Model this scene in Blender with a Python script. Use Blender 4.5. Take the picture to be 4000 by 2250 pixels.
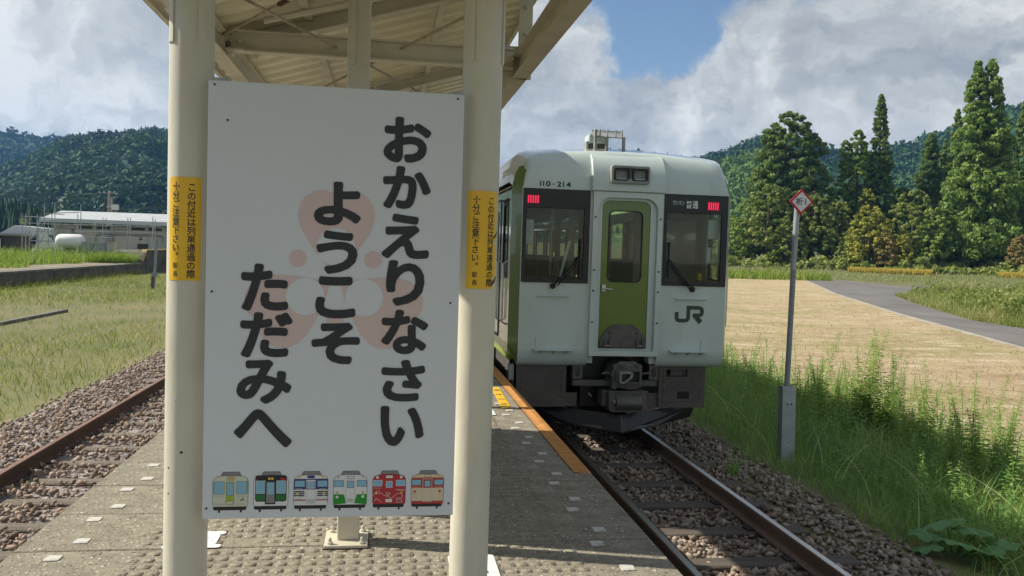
import bpy, bmesh, math, random
import numpy as np
from mathutils import Vector, Matrix
random.seed(7); RNG = np.random.default_rng(7)
S = bpy.context.scene
C = S.collection
for o in list(bpy.data.objects): bpy.data.objects.remove(o)

# ------------------------------------------------------------------ camera
# world: +Y along the track, +X to the right, z = 0 at rail head
FPX, CX, CY = 3250., 2000., 1125.
YAW, PITCH, ROLL = math.radians(8.57), math.radians(-2.55), math.radians(1.78)
CAM = np.array([0, 0, 2.33])
FWD = np.array([math.sin(YAW)*math.cos(PITCH), math.cos(YAW)*math.cos(PITCH), math.sin(PITCH)])
_r = np.array([math.cos(YAW), -math.sin(YAW), 0]); _u = np.cross(_r, FWD)
RGT = _r*math.cos(ROLL)+_u*math.sin(ROLL); UPV = _u*math.cos(ROLL)-_r*math.sin(ROLL)
def ray(px, py): return FWD+RGT*(px-CX)/FPX-UPV*(py-CY)/FPX
def at(px, py, x=None, y=None, z=None):
    """photo pixel -> point on the plane x=, y= or z="""
    d = ray(px, py)
    t = (x-CAM[0])/d[0] if x is not None else (y-CAM[1])/d[1] if y is not None else (z-CAM[2])/d[2]
    return CAM+t*d
DS = 4000/2576.
def atd(px, py, **k): return at(px*DS, py*DS, **k)
cd = bpy.data.cameras.new('camera'); cam = bpy.data.objects.new('camera', cd); C.objects.link(cam)
cd.sensor_width = 36; cd.lens = FPX/4000*36; cd.clip_end = 6000; cd.clip_start = .05
cam.matrix_world = Matrix(((RGT[0], UPV[0], -FWD[0], CAM[0]), (RGT[1], UPV[1], -FWD[1], CAM[1]), (RGT[2], UPV[2], -FWD[2], CAM[2]), (0, 0, 0, 1)))
S.camera = cam
S.render.resolution_x, S.render.resolution_y = 1024, 576
S.view_settings.view_transform = 'Standard'; S.view_settings.look = 'None'
S.view_settings.exposure = 0.66; S.view_settings.gamma = 1

# ------------------------------------------------------------------ sun and sky
SUN_EL = math.radians(41)
TO_SUN = Vector((-.965*math.cos(SUN_EL), .262*math.cos(SUN_EL), math.sin(SUN_EL))).normalized()
sl = bpy.data.lights.new('sun', 'SUN'); sl.energy = 4.7; sl.angle = math.radians(.53); sl.color = (1, .93, .80)
so = bpy.data.objects.new('sun', sl); C.objects.link(so); so.location = (-40, 20, 60)
so.rotation_euler = TO_SUN.to_track_quat('Z', 'Y').to_euler()

W = bpy.data.worlds.new('World'); S.world = W; W.use_nodes = True
nt = W.node_tree; nt.nodes.clear()
class NT:
    def __init__(s, tree): s.t = tree
    def n(s, typ, **k):
        nd = s.t.nodes.new(typ)
        ins = k.pop('ins', {})
        for a, v in k.items(): setattr(nd, a, v)
        for a, v in ins.items():
            if isinstance(v, bpy.types.NodeSocket): s.t.links.new(v, nd.inputs[a])
            else: nd.inputs[a].default_value = v
        return nd
    def link(s, a, b): s.t.links.new(a, b)
    def math(s, op, a, b=0., clamp=False): return s.n('ShaderNodeMath', operation=op, use_clamp=clamp, ins={0: a, 1: b}).outputs[0]
    def vmath(s, op, a, b=(0, 0, 0)): return s.n('ShaderNodeVectorMath', operation=op, ins={0: a, 1: b}).outputs[0]
    def ramp(s, fac, stops, interp='LINEAR'):
        r = s.n('ShaderNodeValToRGB', ins={0: fac}); r.color_ramp.interpolation = interp
        e = r.color_ramp.elements
        while len(e) < len(stops): e.new(.5)
        for el, (p, c) in zip(e, stops): el.position = p; el.color = (*c, 1) if len(c) == 3 else c
        return r.outputs[0]
    def smooth(s, v, a, b):
        return s.n('ShaderNodeMapRange', interpolation_type='SMOOTHSTEP', ins={0: v, 1: a, 2: b, 3: 0., 4: 1.}).outputs[0]
    def noise(s, vec, scale, detail=5, rough=.55, dist=0.):
        return s.n('ShaderNodeTexNoise', ins={'Vector': vec, 'Scale': scale, 'Detail': detail, 'Roughness': rough, 'Distortion': dist}).outputs[0]
    def mix(s, f, a, b, blend='MIX'):
        m = s.n('ShaderNodeMix', data_type='RGBA', blend_type=blend)
        for sock, v in ((m.inputs[0], f), (m.inputs[6], a), (m.inputs[7], b)):
            if isinstance(v, bpy.types.NodeSocket): s.t.links.new(v, sock)
            else: sock.default_value = v if not isinstance(v, tuple) else ((*v, 1) if len(v) == 3 else v)
        return m.outputs[2]
def pdir(x, y):
    d = ray(x*DS, y*DS); return tuple(d/np.linalg.norm(d))
T = NT(nt)
tc = T.n('ShaderNodeTexCoord').outputs['Generated']
sky = T.n('ShaderNodeTexSky', sky_type='NISHITA', sun_disc=False, sun_elevation=SUN_EL, sun_rotation=math.atan2(TO_SUN.x, TO_SUN.y), altitude=400., air_density=1.0, dust_density=.25, ozone_density=1.4)
skyc = T.n('ShaderNodeVectorMath', operation='SCALE', ins={0: sky.outputs[0], 'Scale': .072}).outputs[0]
sep = T.n('ShaderNodeSeparateXYZ', ins={0: tc})
# cloud cover: warped noise plus the cloud banks that hang where the photograph has them
wn = T.n('ShaderNodeTexNoise', ins={'Vector': tc, 'Scale': 5.5, 'Detail': 6., 'Roughness': .6}).outputs[1]
warp = T.vmath('SCALE', T.vmath('SUBTRACT', wn, (.5, .5, .5)))
warp.node.inputs['Scale'].default_value = .24
wdir = T.vmath('ADD', tc, warp)
flat = T.vmath('MULTIPLY', wdir, (1, 1, 1.9))
base = T.noise(flat, 3.4, 7, .58, .3)
cov = T.math('ADD', base, .085)
for (x, y, r, a) in ((1880, 230, .15, .42), (2060, 300, .15, .36), (1960, 400, .2, .2), (1400, 420, .24, .30), (2400, 60, .22, .30), (2550, 300, .20, .22), (300, 200, .50, .34), (2000, 560, .2, .25),
                     (1640, 50, .13, -.27), (1830, 15, .14, -.26), (2130, 90, .11, -.24), (2290, 270, .10, -.17), (1480, 20, .11, -.17), (1420, 320, .15, .22), (1600, 300, .13, .17)):
    d = T.n('ShaderNodeVectorMath', operation='DISTANCE', ins={0: wdir, 1: pdir(x, y)}).outputs['Value']
    cov = T.math('ADD', cov, T.math('MULTIPLY', T.smooth(d, r, r*.25), a))
mask = T.smooth(cov, .47, .70)
# cloud tops facing the sun are bright, bases grey: compare cover here and a step towards the sun
up_ = T.noise(T.vmath('ADD', flat, tuple(.06*v for v in TO_SUN)), 3.4, 5, .55, .3)
shade = T.math('ADD', T.math('MULTIPLY', T.noise(T.vmath('ADD', flat, (.07, -.05, .10)), 4.2, 5, .5, .2), .75), T.math('ADD', T.math('MULTIPLY', T.math('SUBTRACT', base, up_), 1.6), .125))
ccol = T.ramp(shade, [(.26, (.25, .265, .272)), (.42, (.33, .342, .34)), (.54, (.43, .437, .425)), (.68, (.57, .57, .545))])
col = T.mix(mask, skyc, ccol)
bg = T.n('ShaderNodeBackground', ins={0: col, 1: 1.0})
out = T.n('ShaderNodeOutputWorld', ins={0: bg.outputs[0]})

# ------------------------------------------------------------------ materials
MATS = {}
def srgb(*c): return tuple(((v/255)/12.92 if v/255 <= .04045 else ((v/255+.055)/1.055)**2.4) for v in c)
def M(name, c, rough=.6, metal=0., var=.12, scale=6., bump=0., bscale=60., c2=None, dirt=None, dscale=3., spec=.5, coat=0., emit=None, stretch=(1, 1, 1), alpha=None, trans=None, bdist=.01):
    """procedural principled: noise colour variation, optional dirt patches and fine bump"""
    if name in MATS: return MATS[name]
    m = bpy.data.materials.new(name); m.use_nodes = True; t = NT(m.node_tree); m.node_tree.nodes.clear()
    tc = t.n('ShaderNodeTexCoord').outputs['Object']
    v = t.vmath('MULTIPLY', tc, stretch)
    n1 = t.noise(v, scale, 6, .6)
    if c2 is None: c2 = tuple(x*(1-var*1.6) for x in c); c = tuple(min(1, x*(1+var*.6)) for x in c)
    col = t.ramp(n1, [(.32, c), (.68, c2)])
    if dirt:
        n2 = t.noise(v, dscale, 8, .65, .4)
        f = t.smooth(n2, .50, .72)
        col = t.mix(t.math('MULTIPLY', f, dirt[1]), col, dirt[0])
    p = t.n('ShaderNodeBsdfPrincipled', ins={'Base Color': col, 'Roughness': rough, 'Metallic': metal, 'Specular IOR Level': spec, 'Coat Weight': coat})
    rr = t.n('ShaderNodeMapRange', ins={0: n1, 3: max(0, rough-.08), 4: min(1, rough+.1)}).outputs[0]; t.link(rr, p.inputs['Roughness'])
    if emit: p.inputs['Emission Color'].default_value = (*emit[0], 1); p.inputs['Emission Strength'].default_value = emit[1]
    if bump:
        b = t.n('ShaderNodeBump', ins={'Strength': bump, 'Distance': bdist, 'Height': t.noise(v, bscale, 5, .6)})
        t.link(b.outputs[0], p.inputs['Normal'])
    t.n('ShaderNodeOutputMaterial', ins={0: p.outputs[0]})
    MATS[name] = m; return m
def Mflat(name, c, rough=.55, emit=None):
    if name in MATS: return MATS[name]
    return M(name, c, rough, var=.03, scale=14, emit=emit)
def Mleaf(name, stops, trans=.35, rough=.55, scale=.0):
    """leaf material: colour from the per-leaf attribute 'rnd', with some light passing through"""
    if name in MATS: return MATS[name]
    m = bpy.data.materials.new(name); m.use_nodes = True; t = NT(m.node_tree); m.node_tree.nodes.clear()
    a = t.n('ShaderNodeAttribute', attribute_name='rnd').outputs['Fac']
    if scale:
        nz = t.noise(t.n('ShaderNodeTexCoord').outputs['Object'], scale, 3)
        a = t.math('ADD', a, t.math('MULTIPLY', t.math('SUBTRACT', nz, .5), .9))
    col = t.ramp(a, stops)
    p = t.n('ShaderNodeBsdfPrincipled', ins={'Base Color': col, 'Roughness': rough, 'Specular IOR Level': .3})
    tr = t.n('ShaderNodeBsdfTranslucent', ins={'Color': t.mix(.5, col, (.25, .35, .04))})
    mx = t.n('ShaderNodeMixShader', ins={0: trans, 1: p.outputs[0], 2: tr.outputs[0]})
    t.n('ShaderNodeOutputMaterial', ins={0: mx.outputs[0]})
    MATS[name] = m; return m
def Mstone(name, stops, rough=.85):
    if name in MATS: return MATS[name]
    m = bpy.data.materials.new(name); m.use_nodes = True; t = NT(m.node_tree); m.node_tree.nodes.clear()
    a = t.n('ShaderNodeAttribute', attribute_name='rnd').outputs['Fac']
    tc = t.n('ShaderNodeTexCoord').outputs['Object']
    n1 = t.noise(tc, 60, 4)
    col = t.mix(t.math('MULTIPLY', n1, .5), t.ramp(a, stops), (.30, .24, .18), 'MULTIPLY')
    col = t.mix(.55, t.ramp(a, stops), col)
    b = t.n('ShaderNodeBump', ins={'Strength': .4, 'Distance': .004, 'Height': t.noise(tc, 120, 4)})
    p = t.n('ShaderNodeBsdfPrincipled', ins={'Base Color': col, 'Roughness': rough, 'Normal': b.outputs[0]})
    t.n('ShaderNodeOutputMaterial', ins={0: p.outputs[0]})
    MATS[name] = m; return m
def Mglass(name, tint=(.85, .9, .88), refl=.12, dark=.0):
    if name in MATS: return MATS[name]
    m = bpy.data.materials.new(name); m.use_nodes = True; t = NT(m.node_tree); m.node_tree.nodes.clear()
    tr = t.n('ShaderNodeBsdfTransparent', ins={0: (*tint, 1)})
    gl = t.n('ShaderNodeBsdfGlossy', ins={0: (1, 1, 1, 1), 1: .02})
    fr = t.n('ShaderNodeFresnel', ins={0: 1.5}).outputs[0]
    mx = t.n('ShaderNodeMixShader', ins={0: t.math('MULTIPLY', fr, refl), 1: tr.outputs[0], 2: gl.outputs[0]})
    t.n('ShaderNodeOutputMaterial', ins={0: mx.outputs[0]})
    MATS[name] = m; return m

# ------------------------------------------------------------------ mesh helpers
def rrect(x0, z0, x1, z1, r, n=5):
    """rounded rectangle as a list of 2-D points, counter-clockwise; r a number or four radii (bl, br, tr, tl)"""
    if not isinstance(r, (tuple, list)): r = (r,)*4
    pts = []
    for (cx, cy, a0, rr) in ((x0+r[0], z0+r[0], 180, r[0]), (x1-r[1], z0+r[1], 270, r[1]), (x1-r[2], z1-r[2], 0, r[2]), (x0+r[3], z1-r[3], 90, r[3])):
        for i in range(n+1):
            a = math.radians(a0+90*i/n); pts.append((cx+rr*math.cos(a), cy+rr*math.sin(a)))
    return pts
def circ(cx, cy, r, n=24, ry=None): return [(cx+r*math.cos(2*math.pi*i/n), cy+(ry or r)*math.sin(2*math.pi*i/n)) for i in range(n)]
class MB:
    def __init__(s): s.v = []; s.f = []; s.m = []; s.cur = 0
    def add(s, vs, fs):
        o = len(s.v); s.v += [tuple(map(float, p)) for p in vs]
        for f in fs: s.f.append(tuple(i+o for i in f)); s.m.append(s.cur)
        return s
    def box(s, x0, x1, y0, y1, z0, z1):
        return s.add([(x0, y0, z0), (x1, y0, z0), (x1, y1, z0), (x0, y1, z0), (x0, y0, z1), (x1, y0, z1), (x1, y1, z1), (x0, y1, z1)],
                     [(0, 3, 2, 1), (4, 5, 6, 7), (0, 1, 5, 4), (1, 2, 6, 5), (2, 3, 7, 6), (3, 0, 4, 7)])
    def prism(s, pts, axis, a, b):
        """extrude 2-D polygon: axis 'y' takes (x,z), 'x' takes (y,z), 'z' takes (x,y)"""
        n = len(pts)
        def mk(p, t): return (p[0], t, p[1]) if axis == 'y' else (t, p[0], p[1]) if axis == 'x' else (p[0], p[1], t)
        vs = [mk(p, a) for p in pts]+[mk(p, b) for p in pts]
        fs = [tuple(range(n)), tuple(range(2*n-1, n-1, -1))]+[(i, i+n, (i+1) % n+n, (i+1) % n) for i in range(n)]
        return s.add(vs, fs)
    def ring(s, out, inn, axis, a, b):
        """frame between two outlines of equal point count, thickness a..b"""
        n = len(out)
        def mk(p, t): return (p[0], t, p[1]) if axis == 'y' else (t, p[0], p[1]) if axis == 'x' else (p[0], p[1], t)
        vs = [mk(p, a) for p in out]+[mk(p, a) for p in inn]+[mk(p, b) for p in out]+[mk(p, b) for p in inn]
        fs = []
        for i in range(n):
            j = (i+1) % n
            fs += [(i, j, n+j, n+i), (2*n+i, 3*n+i, 3*n+j, 2*n+j), (i, 2*n+i, 2*n+j, j), (n+i, n+j, 3*n+j, 3*n+i)]
        return s.add(vs, fs)
    def poly(s, pts, axis, a):
        def mk(p): return (p[0], a, p[1]) if axis == 'y' else (a, p[0], p[1]) if axis == 'x' else (p[0], p[1], a)
        return s.add([mk(p) for p in pts], [tuple(range(len(pts)))])
    def tube(s, path, r, n=8, cap=True):
        """round bar along a polyline; r number or list"""
        P = [Vector(p) for p in path]; k = len(P)
        R = r if isinstance(r, (list, tuple)) else [r]*k
        vs = []; fs = []; up = None
        for i, p in enumerate(P):
            d = (P[min(i+1, k-1)]-P[max(i-1, 0)]).normalized()
            if up is None:
                up = Vector((0, 0, 1)) if abs(d.z) < .9 else Vector((1, 0, 0))
            a = d.cross(up).normalized(); b = a.cross(d).normalized(); up = b
            for j in range(n):
                t = 2*math.pi*j/n; q = p+(a*math.cos(t)+b*math.sin(t))*R[i]; vs.append(tuple(q))
        for i in range(k-1):
            for j in range(n):
                fs.append((i*n+j, i*n+(j+1) % n, (i+1)*n+(j+1) % n, (i+1)*n+j))
        if cap: fs += [tuple(range(n-1, -1, -1)), tuple(range((k-1)*n, k*n))]
        return s.add(vs, fs)
    def lathe(s, c, prof, n=16, axis='z'):
        """prof: list of (radius, offset along the axis)"""
        vs = []
        for (r, h) in prof:
            for j in range(n):
                t = 2*math.pi*j/n; a, b = r*math.cos(t), r*math.sin(t)
                vs.append((c[0]+a, c[1]+b, c[2]+h) if axis == 'z' else (c[0]+a, c[1]+h, c[2]+b) if axis == 'y' else (c[0]+h, c[1]+a, c[2]+b))
        k = len(prof)
        fs = [(i*n+j, i*n+(j+1) % n, (i+1)*n+(j+1) % n, (i+1)*n+j) for i in range(k-1) for j in range(n)]
        fs += [tuple(range(n-1, -1, -1)), tuple(range((k-1)*n, k*n))]
        return s.add(vs, fs)
    def beam(s, a, b, w, h):
        """rectangular bar from a to b: width w (sideways), height h"""
        a, b = Vector(a), Vector(b); d = (b-a).normalized()
        up = Vector((0, 0, 1)) if abs(d.z) < .95 else Vector((0, 1, 0))
        x = d.cross(up).normalized()*w/2; z = x.cross(d).normalized()*h/2
        vs = [a-x-z, a+x-z, a+x+z, a-x+z, b-x-z, b+x-z, b+x+z, b-x+z]
        return s.add([tuple(v) for v in vs], [(0, 3, 2, 1), (4, 5, 6, 7), (0, 1, 5, 4), (1, 2, 6, 5), (2, 3, 7, 6), (3, 0, 4, 7)])
    def build(s, name, mat, parent=None, smooth=False, bevel=0, recalc=True):
        me = bpy.data.meshes.new(name)
        b = Vector(parent['_b']) if parent is not None and '_b' in parent else Vector((0, 0, 0))
        if parent is not None and parent.parent is not None and '_b' not in parent: b = Vector(parent.parent['_b']) if '_b' in parent.parent else b
        me.from_pydata([(v[0]-b[0], v[1]-b[1], v[2]-b[2]) for v in s.v], [], s.f)
        for m in (mat if isinstance(mat, (list, tuple)) else [mat]): me.materials.append(m)
        if len(me.materials) > 1: me.polygons.foreach_set('material_index', s.m)
        if recalc:
            bm = bmesh.new(); bm.from_mesh(me); bmesh.ops.recalc_face_normals(bm, faces=bm.faces); bm.to_mesh(me); bm.free()
        if smooth:
            me.polygons.foreach_set('use_smooth', [True]*len(me.polygons))
            try: me.set_sharp_from_angle(angle=math.radians(35))
            except Exception: pass
        o = bpy.data.objects.new(name, me); C.objects.link(o)
        if parent is not None: o.parent = parent
        if bevel:
            md = o.modifiers.new('bevel', 'BEVEL'); md.width = bevel; md.segments = 2; md.limit_method = 'ANGLE'; md.angle_limit = math.radians(40)
        return o
def thing(name, base, label, cat, group=None):
    e = bpy.data.objects.new(name, None); C.objects.link(e); e.location = base; e['_b'] = tuple(map(float, base)); e.empty_display_size = .1
    return tag(e, label, cat, group)
def tag(o, label=None, cat=None, group=None, kind=None):
    if label: o['label'] = label
    if cat: o['category'] = cat
    if group: o['group'] = group
    if kind: o['kind'] = kind
    return o
def struct(o): o['kind'] = 'structure'; return o
def np_mesh(name, V, F, mat, parent=None, rnd=None, smooth=False):
    """fast mesh from arrays; F is (n,k); rnd one value per vertex"""
    V = np.asarray(V, np.float32); F = np.asarray(F, np.int32); k = F.shape[1]
    if parent is not None and '_b' in parent: V = V-np.array(parent['_b'], np.float32)
    me = bpy.data.meshes.new(name)
    me.vertices.add(len(V)); me.vertices.foreach_set('co', V.ravel())
    me.loops.add(F.size); me.loops.foreach_set('vertex_index', F.ravel())
    me.polygons.add(len(F)); me.polygons.foreach_set('loop_start', np.arange(0, F.size, k, dtype=np.int32)); me.polygons.foreach_set('loop_total', np.full(len(F), k, np.int32))
    if smooth: me.polygons.foreach_set('use_smooth', np.ones(len(F), bool))
    me.update(calc_edges=True); me.validate()
    if rnd is not None:
        a = me.attributes.new('rnd', 'FLOAT', 'POINT'); a.data.foreach_set('value', np.asarray(rnd, np.float32))
    for m in (mat if isinstance(mat, (list, tuple)) else [mat]): me.materials.append(m)
    o = bpy.data.objects.new(name, me); C.objects.link(o)
    if parent is not None: o.parent = parent
    return o
def rep(name, mesh, parent, loc, rot=(0, 0, 0), scale=(1, 1, 1)):
    o = bpy.data.objects.new(name, mesh); C.objects.link(o); o.parent = parent
    b = parent['_b'] if parent is not None and '_b' in parent else (0, 0, 0)
    o.location = (loc[0]-b[0], loc[1]-b[1], loc[2]-b[2]); o.rotation_euler = rot; o.scale = scale
    return o
# ---- lettering: glyph outlines as flat 2-D meshes
_GC = {}
def glyph(ch, bold=0.):
    key = (ch, bold)
    if key not in _GC:
        cu = bpy.data.curves.new('glyph', 'FONT'); cu.body = ch; cu.size = 1; cu.resolution_u = 4; cu.offset = bold; cu.fill_mode = 'FRONT'
        o = bpy.data.objects.new('glyph', cu); C.objects.link(o)
        dg = bpy.context.evaluated_depsgraph_get(); dg.update()
        me = bpy.data.meshes.new_from_object(o.evaluated_get(dg))
        vs = [(v.co.x, v.co.y) for v in me.vertices]; fs = [tuple(p.vertices) for p in me.polygons]
        bpy.data.objects.remove(o); bpy.data.curves.remove(cu); bpy.data.meshes.remove(me)
        _GC[key] = (vs, fs)
    return _GC[key]
def glyph_fit(mb, ch, x0, z0, x1, z1, mk, bold=0.):
    """fit a glyph's ink box into the rectangle; mk maps (x,z) to 3-D"""
    vs, fs = glyph(ch, bold)
    if not vs: return
    a = np.array(vs); lo = a.min(0); hi = a.max(0); sp = np.maximum(hi-lo, 1e-6)
    b = (a-lo)/sp*np.array([x1-x0, z1-z0])+np.array([x0, z0])
    mb.add([mk(p[0], p[1]) for p in b], fs)
def glyph_em(mb, ch, cx, cz, em, mk, bold=0., dx=0, dz=0):
    """glyph in its em square centred on (cx,cz)"""
    vs, fs = glyph(ch, bold)
    if not vs: return
    a = (np.array(vs)-np.array([.5, .38]))*em
    mb.add([mk(p[0]+cx+dx, p[1]+cz+dz) for p in a], fs)
def stroke(path, w):
    """polyline -> list of quads (2-D ribbon with mitred joints)"""
    P = [np.array(p, float) for p in path]; L = []; R_ = []
    for i, p in enumerate(P):
        if i == 0: d = P[1]-p; n = np.array([-d[1], d[0]])/np.linalg.norm(d); m = n*w/2
        elif i == len(P)-1: d = p-P[i-1]; n = np.array([-d[1], d[0]])/np.linalg.norm(d); m = n*w/2
        else:
            d1 = (p-P[i-1])/np.linalg.norm(p-P[i-1]); d2 = (P[i+1]-p)/np.linalg.norm(P[i+1]-p)
            n1 = np.array([-d1[1], d1[0]]); n2 = np.array([-d2[1], d2[0]]); m = n1+n2; m = m/np.linalg.norm(m); m = m*(w/2)/max(.35, m@n1)
        L.append(p+m); R_.append(p-m)
    return [[tuple(L[i]), tuple(R_[i]), tuple(R_[i+1]), tuple(L[i+1])] for i in range(len(P)-1)]

# ================================================================== THE SETTING
PZ = .86                       # platform top above the rail head
PXL, PXR = -1.69, 1.385         # platform edges
TXR, TXL = 2.876, -3.14        # track centres
ZR, ZL = -.80, -.55            # ground level right / left of the line
def ground_z(x):
    x = np.asarray(x, float)
    return np.interp(x, [-60, -9, -6.2, -4.7, -1.7, 1.4, 4.3, 5.2, 6.8, 9.0, 60], [ZL, ZL, ZL+.08, -.24, -.22, -.22, -.20, -.33, -.66, ZR, ZR])
def smooth_noise(x, y, sc, seed=0):
    """cheap value noise for arrays"""
    x = np.asarray(x)/sc; y = np.asarray(y)/sc
    xi = np.floor(x).astype(int); yi = np.floor(y).astype(int); fx = x-xi; fy = y-yi
    def h(a, b): 
        v = np.sin(a*127.1+b*311.7+seed*74.7)*43758.5453; return v-np.floor(v)
    fx = fx*fx*(3-2*fx); fy = fy*fy*(3-2*fy)
    return (h(xi, yi)*(1-fx)+h(xi+1, yi)*fx)*(1-fy)+(h(xi, yi+1)*(1-fx)+h(xi+1, yi+1)*fx)*fy

m_ground = M('meadow_soil', (.10, .115, .035), .95, c2=(.17, .145, .06), scale=.35, bump=.6, bscale=6, dirt=((.06, .075, .02), .7), dscale=.12)
xs = np.unique(np.concatenate([np.linspace(-2500, -60, 14), np.linspace(-60, -8, 14), [-6.2, -5.5, -4.7, -1.7, 1.4, 4.3, 4.7, 5.2, 5.9, 6.8, 7.5, 9.0], np.linspace(12, 60, 10), np.linspace(90, 2500, 14)]))
ys = np.unique(np.concatenate([[-300, -60], np.linspace(-20, 200, 23), np.linspace(260, 3500, 14)]))
X, Y = np.meshgrid(xs, ys); Z = ground_z(X)
V = np.stack([X, Y, Z], -1).reshape(-1, 3); nx, ny = len(xs), len(ys)
I = np.arange(nx*ny).reshape(ny, nx)
F = np.stack([I[:-1, :-1], I[:-1, 1:], I[1:, 1:], I[1:, :-1]], -1).reshape(-1, 4)
struct(np_mesh('ground', V, F, m_ground))

# ballast beds under the stones
def Mballast(name, a, b):
    m = bpy.data.materials.new(name); m.use_nodes = True; t = NT(m.node_tree); m.node_tree.nodes.clear()
    tc = t.n('ShaderNodeTexCoord').outputs['Object']
    vo = t.n('ShaderNodeTexVoronoi', ins={'Vector': tc, 'Scale': 17.})
    s = t.n('ShaderNodeSeparateColor', ins={0: vo.outputs['Color']}).outputs[0]
    col = t.ramp(s, [(0., a), (1., b)])
    bp = t.n('ShaderNodeBump', ins={'Strength': 1., 'Distance': .03, 'Height': vo.outputs['Distance']}); bp.invert = True
    p = t.n('ShaderNodeBsdfPrincipled', ins={'Base Color': col, 'Roughness': .9, 'Normal': bp.outputs[0]})
    t.n('ShaderNodeOutputMaterial', ins={0: p.outputs[0]}); MATS[name] = m; return m
mb_r = Mballast('ballast_brown', (0.140, 0.101, 0.081), (0.378, 0.287, 0.231)); mb_l = Mballast('ballast_grey', (0.126, 0.105, 0.098), (0.336, 0.294, 0.280))
def strip(name, prof, y0, y1, mat, n=40):
    px = [p[0] for p in prof]; v = []; 
    yy = np.linspace(y0, y1, n)
    for y in yy:
        for p in prof: v.append((p[0], y, p[1]))
    k = len(prof); I = np.arange(n*k).reshape(n, k)
    return struct(np_mesh(name, v, np.stack([I[:-1, :-1], I[:-1, 1:], I[1:, 1:], I[1:, :-1]], -1).reshape(-1, 4), mat))
strip('ballast_bed', [(1.41, -.205), (3.9, -.205), (4.35, -.21), (4.7, -.265)], -4, 120, mb_r)
strip('ballast_bed', [(-5.05, -.24), (-4.5, -.19), (-3.9, -.175), (-2.4, -.20), (-1.70, -.205)], -4, 120, mb_l)

# ---- stones: real pieces of gravel near the camera
PHI = (1+5**.5)/2
ICO = np.array([(-1, PHI, 0), (1, PHI, 0), (-1, -PHI, 0), (1, -PHI, 0), (0, -1, PHI), (0, 1, PHI), (0, -1, -PHI), (0, 1, -PHI), (PHI, 0, -1), (PHI, 0, 1), (-PHI, 0, -1), (-PHI, 0, 1)])/1.9
ICF = np.array([(0, 11, 5), (0, 5, 1), (0, 1, 7), (0, 7, 10), (0, 10, 11), (1, 5, 9), (5, 11, 4), (11, 10, 2), (10, 7, 6), (7, 1, 8), (3, 9, 4), (3, 4, 2), (3, 2, 6), (3, 6, 8), (3, 8, 9), (4, 9, 5), (2, 4, 11), (6, 2, 10), (8, 6, 7), (9, 8, 1)])
def stones(name, label, P, size, mat):
    n = len(P)
    s = size[0]+(size[1]-size[0])*RNG.random(n)**1.5
    v = ICO[None]*(1+.85*(RNG.random((n, 12, 1))-.5))
    v = v*np.stack([1+.5*RNG.random(n), .75+.4*RNG.random(n), .5+.35*RNG.random(n)], -1)[:, None]
    q = RNG.normal(size=(n, 4)); q[:, 1:3] *= .35; q /= np.linalg.norm(q, axis=1, keepdims=True)
    w, x, y, z = q.T
    Rm = np.stack([1-2*(y*y+z*z), 2*(x*y-z*w), 2*(x*z+y*w), 2*(x*y+z*w), 1-2*(x*x+z*z), 2*(y*z-x*w), 2*(x*z-y*w), 2*(y*z+x*w), 1-2*(x*x+y*y)], -1).reshape(n, 3, 3)
    v = np.einsum('nij,nkj->nki', Rm, v)*s[:, None, None]*.5+P[:, None]
    f = (ICF[None]+12*np.arange(n)[:, None, None]).reshape(-1, 3)
    o = np_mesh(name, v.reshape(-1, 3), f, mat, rnd=np.repeat(RNG.random(n), 12))
    return tag(o, label, 'gravel', kind='stuff')
m_st_r = Mstone('stone_brown', [(0, (.10, .073, .055)), (.3, (.21, .155, .115)), (.55, (.31, .24, .185)), (.75, (.24, .205, .18)), (.9, (.38, .30, .225)), (1, (.44, .385, .31))])
m_st_l = Mstone('stone_grey', [(0, (0.138, 0.100, 0.078)), (.4, (0.265, 0.194, 0.152)), (.75, (0.391, 0.302, 0.236)), (1, (0.322, 0.225, 0.152))])
def sleeper_mask(P, ys, half): return np.min(np.abs(P[:, 1:2]-np.array(ys)[None]), axis=1) > half
SLR = [6.37-.765*i for i in range(6, 0, -1)]+[6.37+.765*i for i in range(0, 22)]
SLL = [3.4+.70*i for i in range(0, 34)]
def scatter(n, x0, x1, y0, y1, pw=1.0):
    y = y0+(y1-y0)*RNG.random(n)**pw
    return np.stack([x0+(x1-x0)*RNG.random(n), y, np.zeros(n)], -1)
P = scatter(14800, 1.5, 4.75, 3.6, 13.5, 1.25)
hz = np.interp(P[:, 0], [1.4, 3.6, 4.3, 4.8], [-.20, -.195, -.19, -.27])
P[:, 2] = hz+.028*RNG.random(len(P))
inr = (P[:, 0] > 1.7) & (P[:, 0] < 4.0)
keep = (~inr) | sleeper_mask(P, SLR, .115) | (RNG.random(len(P)) < .03)
keep &= (np.abs(P[:, 0]-2.31) > .06) & (np.abs(P[:, 0]-3.442) > .06)
keep &= (P[:, 0] < 4.35) | (RNG.random(len(P)) < (4.85-P[:, 0])*2)
stones('ballast_stones', 'brown crushed stone ballast between and beside the rails next to the train', P[keep], (.03, .072), m_st_r)
P = scatter(16500, -5.15, -1.75, 4.4, 22, 1.5)
hz = np.interp(P[:, 0], [-5.2, -4.6, -3.9, -2.4, -1.7], [-.24, -.17, -.135, -.185, -.19])
P[:, 2] = hz+.03*RNG.random(len(P))
inr = (P[:, 0] > -4.2)
keep = (~inr) | (sleeper_mask(P, SLL, .09) & (RNG.random(len(P)) < .8))
keep &= (np.abs(P[:, 0]+3.705) > .055) & (np.abs(P[:, 0]+2.575) > .055)
keep &= (P[:, 0] > -4.7) | (RNG.random(len(P)) < (P[:, 0]+5.25)*2)
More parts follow.
